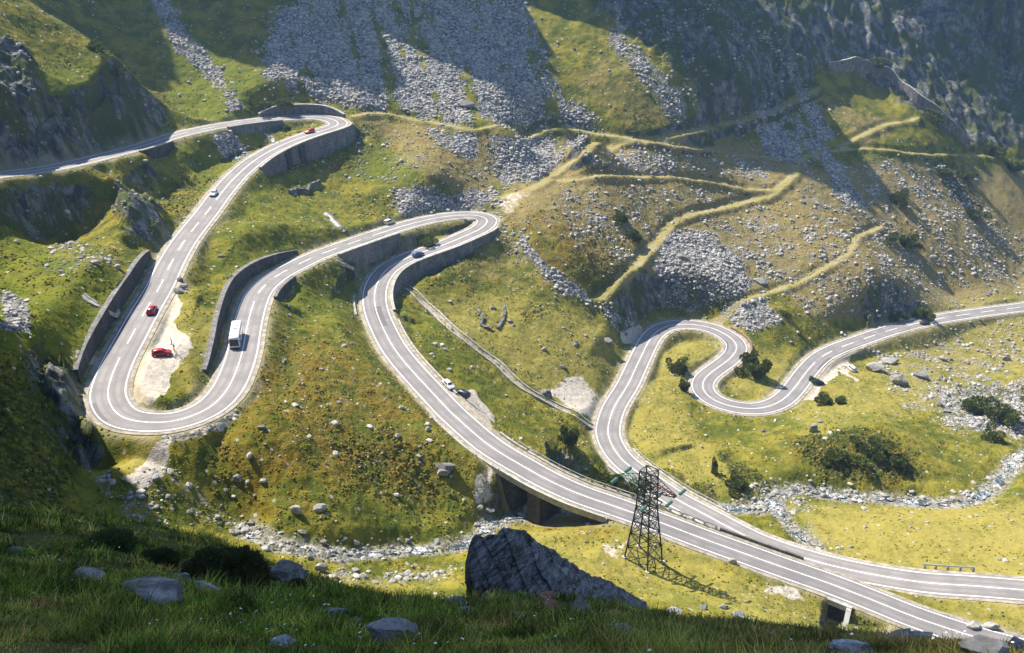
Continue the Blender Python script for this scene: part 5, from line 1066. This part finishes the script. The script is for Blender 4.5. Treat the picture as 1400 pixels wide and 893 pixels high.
def body_mesh(kind):
    # cross-sections from tail to nose: half width at sill, at shoulder, heights
    def sec(x, w, zb, zs, wt, zt): return (x, [(-w*.94, zb), (-w, (zb+zs)*.5), (-w*.97, zs), (-wt, zt), (wt, zt), (w*.97, zs), (w, (zb+zs)*.5), (w*.94, zb)])
    if kind == 'hatch': S = [sec(-1.95,.72,.38,.80,.66,.84), sec(-1.85,.82,.24,.88,.62,1.02), sec(-1.45,.86,.2,.92,.58,1.40), sec(-.6,.87,.2,.93,.60,1.48), (.25, sec(.25,.87,.2,.93,.58,1.44)[1]), sec(.95,.87,.2,.93,.68,.99), sec(1.65,.83,.22,.82,.62,.86), sec(1.98,.70,.34,.66,.55,.70)]
    elif kind == 'sedan': S = [sec(-2.2,.70,.38,.80,.62,.86), sec(-2.1,.82,.24,.90,.66,.96), sec(-1.5,.87,.2,.93,.66,1.00), sec(-.95,.87,.2,.93,.58,1.38), sec(-.2,.88,.2,.93,.58,1.43), sec(.4,.88,.2,.93,.57,1.38), sec(1.1,.87,.2,.92,.68,.98), sec(1.85,.84,.22,.80,.62,.84), sec(2.2,.70,.34,.64,.56,.68)]
    else: S = [sec(-2.15,.74,.38,.86,.66,.95), sec(-2.1,.84,.24,.95,.62,1.45), sec(-1.2,.88,.2,.97,.62,1.62), sec(.3,.88,.2,.97,.60,1.60), sec(1.15,.87,.2,.97,.70,1.06), sec(1.8,.84,.22,.86,.64,.90), sec(2.15,.72,.34,.68,.58,.72)]
    return S
def glass_quads(S, i0, i1, side):
    """window panel laid 1 cm outside the loft between two sections"""
    A = S[i0][1]; B = S[i1][1]; xa, xb = S[i0][0], S[i1][0]
    def P(x, pr, t, s_):
        y = pr[5][0]*(1-t)+pr[4][0]*t; z = pr[5][1]*(1-t)+pr[4][1]*t; return (x, s_*(y+.012), z+.004)
    return [P(xa, A, .12, side), P(xb, B, .12, side), P(xb, B, .86, side), P(xa, A, .86, side)]
def make_car(kind, mat, loc, heading, label, group='cars along the mountain road'):
    S = body_mesh(kind); p = loc; root = empty('parked_car' if 'parked' in label else 'car', p, 0, label=label, category='car', group=group)
    e = .9; zx = float(surf(np.array([p[0]+e*math.cos(heading)]), np.array([p[1]+e*math.sin(heading)]))[0]-surf(np.array([p[0]-e*math.cos(heading)]), np.array([p[1]-e*math.sin(heading)]))[0])/(2*e)
    root.rotation_euler = (0, -math.atan(max(-.15, min(.15, zx))), heading)
    link('body', loft('body', S, mat), None, root)
    ks = [k for k in range(len(S)) if S[k][1][4][1] > 1.3]; a, b = ks[0], ks[-1]
    for s_ in (-1, 1):
        V, F_ = [], []
        for k in range(a, b): q = glass_quads(S, k, k+1, s_); F_.append(tuple(range(len(V), len(V)+4))); V += q
        x0, x1 = S[b][0], S[b+1][0]; q = glass_quads(S, b, b+1, s_); V += [q[0], (x0+(x1-x0)*.62, q[1][1]*.97+q[0][1]*.03, q[1][2]), q[3]]; F_.append((len(V)-3, len(V)-2, len(V)-1))
        link('side_window', mesh_of('side_window', V, F_, M_GLASS), None, root)
    def slope(i, j, t0, t1, name):
        A, B = S[i][1], S[j][1]; n = Vector((S[j][0]-S[i][0], 0, B[4][1]-A[4][1])); n = Vector((-n.z, 0, n.x)); n = n.normalized()*.012; n = n if n.z > 0 else -n; V = []
        for t, s_ in ((t0, -1), (t0, 1), (t1, 1), (t1, -1)): V.append((S[i][0]*(1-t)+S[j][0]*t+n.x, s_*(A[4][0]*(1-t)+B[4][0]*t)*.9, A[4][1]*(1-t)+B[4][1]*t+n.z))
        link(name, mesh_of(name, V, [(0,1,2,3)], M_GLASS), None, root)
    slope(b, b+1, .08, .92, 'windscreen'); slope(a, a-1, .1, .85, 'rear_window')
    L = S[-1][0]
    for x in (-L*.66, L*.64):
        for s_ in (-1, 1): w = link('wheel', WHEEL, None, root); w.location = (x, s_*.77, .33); r_ = link('rim', RIM, None, w)
    for s_ in (-1, 1):
        link('headlight', box_mesh('headlight', L-.14, L-.005, s_*.56-.14, s_*.56+.14, .56, .68, M_LAMP), None, root); link('tail_light', box_mesh('tail_light', -L-.01, -L+.12, s_*.60-.1, s_*.60+.1, .72, .86, M_TAIL), None, root)
    link('bumper', box_mesh('bumper', L-.12, L+.04, -.72, .72, .34, .48, M_TRIM), None, root)
    return root
def on_road(r, u, v, off, rev=False):
    i = near(r, u, v); P = r.P[i]; T = r.T[i]; h = math.atan2(T[1], T[0]); return (P[0]+r.N[i, 0]*off, P[1]+r.N[i, 1]*off, P[2]), h+(math.pi if rev else 0)
def off_road(u, v, ang): p = hit(u, v, surf)[0]; return (p[0], p[1], float(surf(p[0:1], p[1:2])[0])+.02), ang
PW = paint('white_car_paint', (.74,.75,.76)); PR = paint('red_car_paint', (.32,.012,.025)); PR2 = paint('bright_red_paint', (.42,.02,.03)); PO = paint('orange_red_paint', (.45,.09,.03)); PB = paint('blue_car_paint', (.03,.075,.19)); PN = paint('navy_car_paint', (.015,.03,.055)); PS = paint('silver_car_paint', (.52,.53,.53), .25); PK = paint('black_car_paint', (.012,.012,.016)); PY = paint('cream_car_paint', (.68,.64,.50))
(l, h) = on_road(RA, 300, 267, 1.7); make_car('hatch', PW, l, h, 'white car driving down the strand of road below the topmost hairpin')
(l, h) = on_road(RA, 428, 182.5, 1.7); make_car('hatch', PO, l, h, 'orange-red car just leaving the topmost hairpin bend')
(l, h) = on_road(RA, 197.5, 427, -1.7, True); make_car('hatch', PR, l, h, 'dark red car driving up the road beside the gravel lay-by of the left hairpin')
(l, h) = off_road(221, 486, .35); make_car('hatch', PR2, l, h, 'red car parked on the pale gravel lay-by inside the left hairpin')
(l, h) = on_road(RA, 548, 309, -4.9); l = (l[0], l[1], float(surf(np.array([l[0]]), np.array([l[1]]))[0])+.02); make_car('van', PY, l, h, 'cream white car parked on the far verge before the middle hairpin')
(l, h) = on_road(RA, 567, 349, -1.6, True); make_car('hatch', PB, l, h, 'blue car on the lower strand of the middle hairpin')
(l, h) = on_road(RA, 589, 534, -4.8); l = (l[0], l[1], l[2]-.02); make_car('sedan', PS, l, h, 'silver car parked at the road edge in front of a navy one')
(l, h) = off_road(631, 541, 2.6); make_car('van', PN, l, h, 'navy blue car parked on the gravel lay-by behind the silver one')
(l, h) = on_road(RB, 1259, 441, 1.6); make_car('sedan', PK, l, h, 'black car driving out along the valley road to the right')
(l, h) = off_road(1163, 505, 1.9); make_car('van', PW, l, h, 'white car parked on the grass below the valley road')
(l, h) = off_road(1118, 525, .2); make_car('hatch', PK, l, h, 'black car parked on the gravel edge at the foot of the S-bend')
def make_coach():
    l, h = on_road(RA, 333.2, 466, -1.75, True); i = near(RA, 333, 466)
    root = empty('coach', l, h, label='white coach driving round the inner side of the left hairpin', category='coach'); L, W, H = 4.7, 1.16, 3.1
    def sec(x, k, z0, z1): return (x, [(-W*k, z0), (-W*k, 1.3), (-W*k*.97, z1-.35), (-W*k*.8, z1), (W*k*.8, z1), (W*k*.97, z1-.35), (W*k, 1.3), (W*k, z0)])
    link('body', loft('body', [sec(-L, .93, .5, H-.18), sec(-L+.25, 1, .32, H), sec(0, 1, .32, H+.02), sec(L-.5, 1, .32, H), sec(L-.1, .97, .32, H-.12), sec(L, .9, .45, H-.4)], PW, .04), None, root)
    for s_ in (-1, 1):
        V, F_ = [], []
        xs = np.linspace(-L+.4, L-.9, 6)
        for a, b in zip(xs[:-1], xs[1:]): n = len(V); V += [(a+.05, s_*(W*1.0+.012), 1.5), (b-.05, s_*(W*1.0+.012), 1.5), (b-.05, s_*(W*.975+.012), 2.75), (a+.05, s_*(W*.975+.012), 2.75)]; F_.append((n, n+1, n+2, n+3))
        link('side_window', mesh_of('side_window', V, F_, M_GLASS), None, root)
        for x in (-L+2.0, L-2.3): w = link('wheel', BWHEEL, None, root); w.location = (x, s_*1.06, .5); link('rim', BRIM, None, w)
        link('headlight', box_mesh('headlight', L-.12, L+.03, s_*.85-.18, s_*.85+.18, .62, .82, M_LAMP), None, root)
        m = link('mirror', box_mesh('mirror', L-.15, L+.05, s_*1.30-.12, s_*1.30+.12, 1.9, 2.4, M_TRIM), None, root)
    link('windscreen', mesh_of('windscreen', [(L+.035, -1.0, 1.05), (L+.035, 1.0, 1.05), (L+.035, .93, 2.42), (L+.035, -.93, 2.42), (L-.06, .86, 2.86), (L-.06, -.86, 2.86)], [(0,1,2,3), (3,2,4,5)], M_GLASS), None, root)
    link('bumper', box_mesh('bumper', L-.1, L+.06, -1.05, 1.05, .38, .56, M_TRIM), None, root)
    link('roof_hatch', box_mesh('roof_hatch', -.45, .45, -.4, .4, H-.02, H+.10, M_RIM), None, root); link('air_unit', box_mesh('air_unit', -3.2, -1.6, -.65, .65, H-.03, H+.16, PW), None, root)
make_coach()
# ------------------------------------------------------------------ people by the lay-by
M_SKIN = simple('skin', (.30,.17,.11), (.36,.21,.14), 5, .6, .3, 0); M_HAIR = simple('dark_hair', (.02,.014,.01), (.04,.03,.02), 9, .7, .2, 0)
M_RED = simple('red_jacket', (.22,.04,.03), (.30,.07,.05), 5, .85, .1, 0); M_JEAN = simple('dark_trousers', (.02,.025,.04), (.035,.04,.06), 6, .85, .1, 0); M_BLK = simple('black_jacket', (.012,.012,.014), (.03,.03,.033), 5, .85, .1, 0)
def person(u, v, face, top, label, stride=.12):
    J = {'pel': (0,0,.95), 'wai': (0,0,1.12), 'che': (0,.01,1.32), 'nek': (0,0,1.49), 'chin': (0,.02,1.56), 'hd': (0,.02,1.68), 'ht': (0,0,1.76),
         'lh': (-.10,0,.90), 'lk': (-.11,.03+stride,.50), 'la': (-.11,stride*.6,.08), 'lt': (-.12,stride*.6+.17,.04), 'rh': (.10,0,.90), 'rk': (.11,.02-stride*.4,.50), 'ra': (.11,-stride,.08), 'rt': (.12,-stride+.17,.04),
         'ls': (-.19,0,1.42), 'le': (-.25,-.03,1.14), 'lw': (-.24,.08,.90), 'lf': (-.24,.11,.80), 'rs': (.19,0,1.42), 're': (.25,-.02,1.14), 'rw': (.22,.12,.92), 'rf': (.21,.16,.82)}
    Rr = {'pel': .15, 'wai': .135, 'che': .165, 'nek': .06, 'chin': .075, 'hd': .10, 'ht': .06, 'lh': .10, 'lk': .065, 'la': .045, 'lt': .035, 'rh': .10, 'rk': .065, 'ra': .045, 'rt': .035, 'ls': .07, 'le': .048, 'lw': .036, 'lf': .03, 'rs': .07, 're': .048, 'rw': .036, 'rf': .03}
    names = list(J); E = [('pel','wai'),('wai','che'),('che','nek'),('nek','chin'),('chin','hd'),('hd','ht'),('pel','lh'),('lh','lk'),('lk','la'),('la','lt'),('pel','rh'),('rh','rk'),('rk','ra'),('ra','rt'),('che','ls'),('ls','le'),('le','lw'),('lw','lf'),('che','rs'),('rs','re'),('re','rw'),('rw','rf')]
    me = bpy.data.meshes.new('tmp'); me.from_pydata([J[n] for n in names], [(names.index(a), names.index(b)) for a, b in E], []); o = bpy.data.objects.new('tmp', me); C.objects.link(o)
    o.modifiers.new('s', 'SKIN'); o.modifiers.new('d', 'SUBSURF').levels = 1
    for k, n in enumerate(names): sv = me.skin_vertices[0].data[k]; sv.radius = (Rr[n], Rr[n]*.8); sv.use_root = n == 'pel'
    dg = bpy.context.evaluated_depsgraph_get(); bm_ = bpy.data.meshes.new_from_object(o.evaluated_get(dg)); bpy.data.objects.remove(o); bm_.name = 'person'; bm_.materials.clear()
    for m_ in (M_SKIN, top, M_JEAN, M_TRIM): bm_.materials.append(m_)
    for f in bm_.polygons:
        c = f.center; f.material_index = 3 if c.z < .1 else 2 if c.z < .96 and abs(c.x) < .19 else 0 if (c.z > 1.5 or (abs(c.x) > .17 and c.z < .92)) else 1; f.use_smooth = True
    p = hit(u, v, surf)[0]; b = link('person', bm_, None, label=label, category='person'); b.location = (p[0], p[1], float(surf(p[0:1], p[1:2])[0])-.01); b.rotation_euler = (0, 0, face)
    V, F_ = ICO[2]; H = V*[.098, .112, .105]+[0, .0, 1.70]; keep = [f for f in F_ if (H[f][:, 2].mean() > 1.70 or H[f][:, 1].mean() < -.03)]
    link('hair', mesh_of('hair', [tuple(q) for q in H*[1.06, 1.04, 1.02]-[0, .008, .034]], [tuple(f) for f in keep], M_HAIR), None, b)
person(238.5, 480, 2.2, M_RED, 'person in a reddish jacket standing beside the parked red car'); person(235, 472, -1.2, M_BLK, 'person in dark clothes on the grass edge behind the parked red car', .05)
# ------------------------------------------------------------------ lattice pylon
M_PYL = simple('dark_painted_steel', (.020,.026,.022), (.045,.050,.042), 3, .6, .3, 0); M_TEAL = simple('teal_glass_insulator', (.07,.20,.17), (.14,.30,.26), 8, .3, .5, 0); M_PRED = simple('rust_red_steel', (.05,.025,.022), (.17,.06,.05), 3, .7, .2, 0); M_PGRN = simple('pale_green_steel', (.06,.12,.095), (.14,.22,.18), 3, .7, .2, 0)
def beams(segs, name, mat):
    V, F_ = [], []
    for a, b, w in segs:
        a, b = Vector(a), Vector(b); d = (b-a).normalized(); s_ = d.cross(Vector((0, 0, 1))); s_ = Vector((1, 0, 0)) if s_.length < .05 else s_.normalized(); t_ = d.cross(s_); n = len(V)
        for q in (a, b):
            for i, j in ((-1,-1),(1,-1),(1,1),(-1,1)): V.append(tuple(q+s_*(w/2*i)+t_*(w/2*j)))
        F_ += [tuple(n+k for k in f) for f in ((0,3,2,1),(4,5,6,7),(0,1,5,4),(1,2,6,5),(2,3,7,6),(3,0,4,7))]
    me = bpy.data.meshes.new(name); me.from_pydata(V, [], F_); me.update(); me.materials.append(mat); return me
def pylon():
    c = hit(879, 767, surf)[0]; ang = math.atan2(-8.9, 11.0)
    def z_at(v): # height above base where the tower axis meets picture row v
        k = -(v-CY)/F; m = (k*CP-SP)/(k*SP+CP); return c[1]*m-c[2]
    ztop, zarm, zw, zmid = z_at(643), z_at(664), z_at(694), z_at(684)
    root = empty('pylon', c, ang, label='dark lattice steel pylon with teal insulators standing on the meadow beside the two roads', category='pylon')
    def half(z): return np.interp(z, [0, zw, ztop], [2.75, 1.45, 1.25])
    cor = [(-1,-1),(1,-1),(1,1),(-1,1)]
    for i, j in cor:
        zg = float(surf(np.array([c[0]+half(0)*(i*math.cos(ang)-j*math.sin(ang))]), np.array([c[1]+half(0)*(i*math.sin(ang)+j*math.cos(ang))]))[0])-c[2]-.3
        lv = [zg]+list(np.linspace(0, ztop, 9)[1:]); sg = [((i*half(a), j*half(a), a), (i*half(b), j*half(b), b), .26 if a < zw else .2) for a, b in zip(lv[:-1], lv[1:])]
        l_ = link('leg', beams(sg, 'leg', M_PYL), None, root)
        link('footing', beams([((i*half(0), j*half(0), zg-.2), (i*half(0), j*half(0), zg+.55), .8)], 'footing', M_CONC), None, l_)
    lv = [0, zw*.30, zw*.55, zw*.78, zw, zw+(zarm-zw)*.5, zarm, zarm+(ztop-zarm)*.5, ztop]; sg = []
    for a, b in zip(lv[:-1], lv[1:]):
        for k in range(4):
            (i0_, j0_), (i1_, j1_) = cor[k], cor[(k+1) % 4]; ha, hb_ = half(a), half(b)
            sg += [((i0_*ha, j0_*ha, a), (i1_*hb_, j1_*hb_, b), .12), ((i1_*ha, j1_*ha, a), (i0_*hb_, j0_*hb_, b), .12), ((i0_*hb_, j0_*hb_, b), (i1_*hb_, j1_*hb_, b), .13)]
    link('bracing', beams(sg, 'bracing', M_PYL), None, root)
    LA = 6.0
    for sgn, mat in ((-1, M_PGRN), (1, M_PRED)):
        sg = []; xs = np.linspace(1.25, LA, 6)
        w = lambda x: 1.2*(1-(x-1.25)/(LA-1.25))+.25; hgt = lambda x: 1.5*(1-(x-1.25)/(LA-1.25))+.2
        for a, b in zip(xs[:-1], xs[1:]):
            for j in (-1, 1): sg += [((sgn*a, j*w(a), zarm), (sgn*b, j*w(b), zarm), .15), ((sgn*a, j*w(a)*.8, zarm+hgt(a)), (sgn*b, j*w(b)*.8, zarm+hgt(b)), .13), ((sgn*a, j*w(a), zarm), (sgn*b, j*w(b)*.8, zarm+hgt(b)), .10)]
            sg += [((sgn*a, -w(a), zarm), (sgn*b, w(b), zarm), .10), ((sgn*b, -w(b), zarm), (sgn*b, w(b), zarm), .10)]
        link('crossarm', beams(sg, 'crossarm', mat), None, root)
    sg = [((-2.6, j*1.3, zmid), (2.6, j*1.3, zmid), .14) for j in (-1, 1)]+[((s_*2.6, -1.3, zmid), (s_*2.6, 1.3, zmid), .14) for s_ in (-1, 1)]; link('crossarm', beams(sg, 'crossarm', M_PYL), None, root)
    def insul(x, z, sgn):
        V, F_ = [], []; n = 10; nd = 9
        for k in range(nd):
            for rr2, dy in ((.10, 0), (.34, .05), (.34, .12), (.10, .19)):
                for q in range(n): V.append((x+rr2*math.cos(q*.6283), sgn*(1.5+k*.21+dy), z+rr2*math.sin(q*.6283)))
        for a in range(nd*4-1):
            for q in range(n): F_.append((a*n+q, a*n+(q+1) % n, (a+1)*n+(q+1) % n, (a+1)*n+q))
        me = bpy.data.meshes.new('insulator'); me.from_pydata(V, [], F_); me.update(); me.materials.append(M_TEAL); link('insulator', me, None, root)
    for x, z in ((-LA, zarm-.15), (LA, zarm-.15), (.8, zmid-.2)):
        for sgn in (-1, 1): insul(x, z, sgn)
    # wires leaving both ways
    for k, (x, z) in enumerate(((-LA, zarm-.15), (LA, zarm-.15), (.8, zmid-.2))): pass
pylon()
# ------------------------------------------------------------------ air
def haze():
    lo, hi = float(GZZ.min())-1.0, max(float(GZZ.max()), 2.0)+2
    me = box_mesh('haze', -1410, 1410, -1410, 1410, lo, hi, None, 0) if False else None
    bm = bmesh.new(); bmesh.ops.create_cube(bm, size=1.0); me = bpy.data.meshes.new('haze'); bm.to_mesh(me); bm.free()
    o = bpy.data.objects.new('haze', me); C.objects.link(o); o.scale = (2830, 2830, hi-lo); o.location = (0, 0, (hi+lo)/2); o['kind'] = 'stuff'
    m = bpy.data.materials.new('mountain_air'); m.use_nodes = True; t = m.node_tree; t.nodes.clear(); out = t.nodes.new('ShaderNodeOutputMaterial'); v = t.nodes.new('ShaderNodeVolumePrincipled'); v.inputs['Color'].default_value = (.36,.60,1.0,1); v.inputs['Density'].default_value = HAZE; v.inputs['Anisotropy'].default_value = .3; t.links.new(v.outputs[0], out.inputs['Volume']); me.materials.append(m)
if HAZE > 0: haze()
# ------------------------------------------------------------------ camera, light, sky
cam = bpy.data.cameras.new('camera'); cam.lens = 36*F/1400; cam.sensor_width = 36; cam.clip_end = 6000; cam.clip_start = 0.3
co = bpy.data.objects.new('camera', cam); C.objects.link(co); co.rotation_euler = (math.pi/2-PITCH, 0, 0); SC.camera = co
w = bpy.data.worlds.new('World'); SC.world = w; w.use_nodes = True; nt = w.node_tree; nt.nodes.clear()
sky = nt.nodes.new('ShaderNodeTexSky'); sky.sky_type = 'NISHITA'; sky.sun_disc = False
sky.sun_elevation = SUN_ELEV; sky.sun_rotation = math.atan2(SUN[0], SUN[1]); sky.altitude = 1600
bg = nt.nodes.new('ShaderNodeBackground'); bg.inputs[1].default_value = SKY_STRENGTH
out = nt.nodes.new('ShaderNodeOutputWorld'); nt.links.new(sky.outputs[0], bg.inputs[0]); nt.links.new(bg.outputs[0], out.inputs[0])
sl = bpy.data.lights.new('sun', 'SUN'); sl.energy = SUN_STRENGTH; sl.angle = R(0.5); sl.color = (1.0, 0.93, 0.80)
so = bpy.data.objects.new('sun', sl); C.objects.link(so)
from mathutils import Vector
so.rotation_euler = Vector(SUNV).to_track_quat('Z', 'Y').to_euler(); so.location = SUNV*400
SC.view_settings.view_transform = 'Standard'; SC.view_settings.look = 'None'; SC.view_settings.exposure = EXPOSURE; SC.view_settings.gamma = 1
SC.view_settings.use_curve_mapping = False
SC.cycles.use_denoising = True
SC.cycles.max_bounces = 4; SC.cycles.diffuse_bounces = 2
print('script', time.time()-T0)
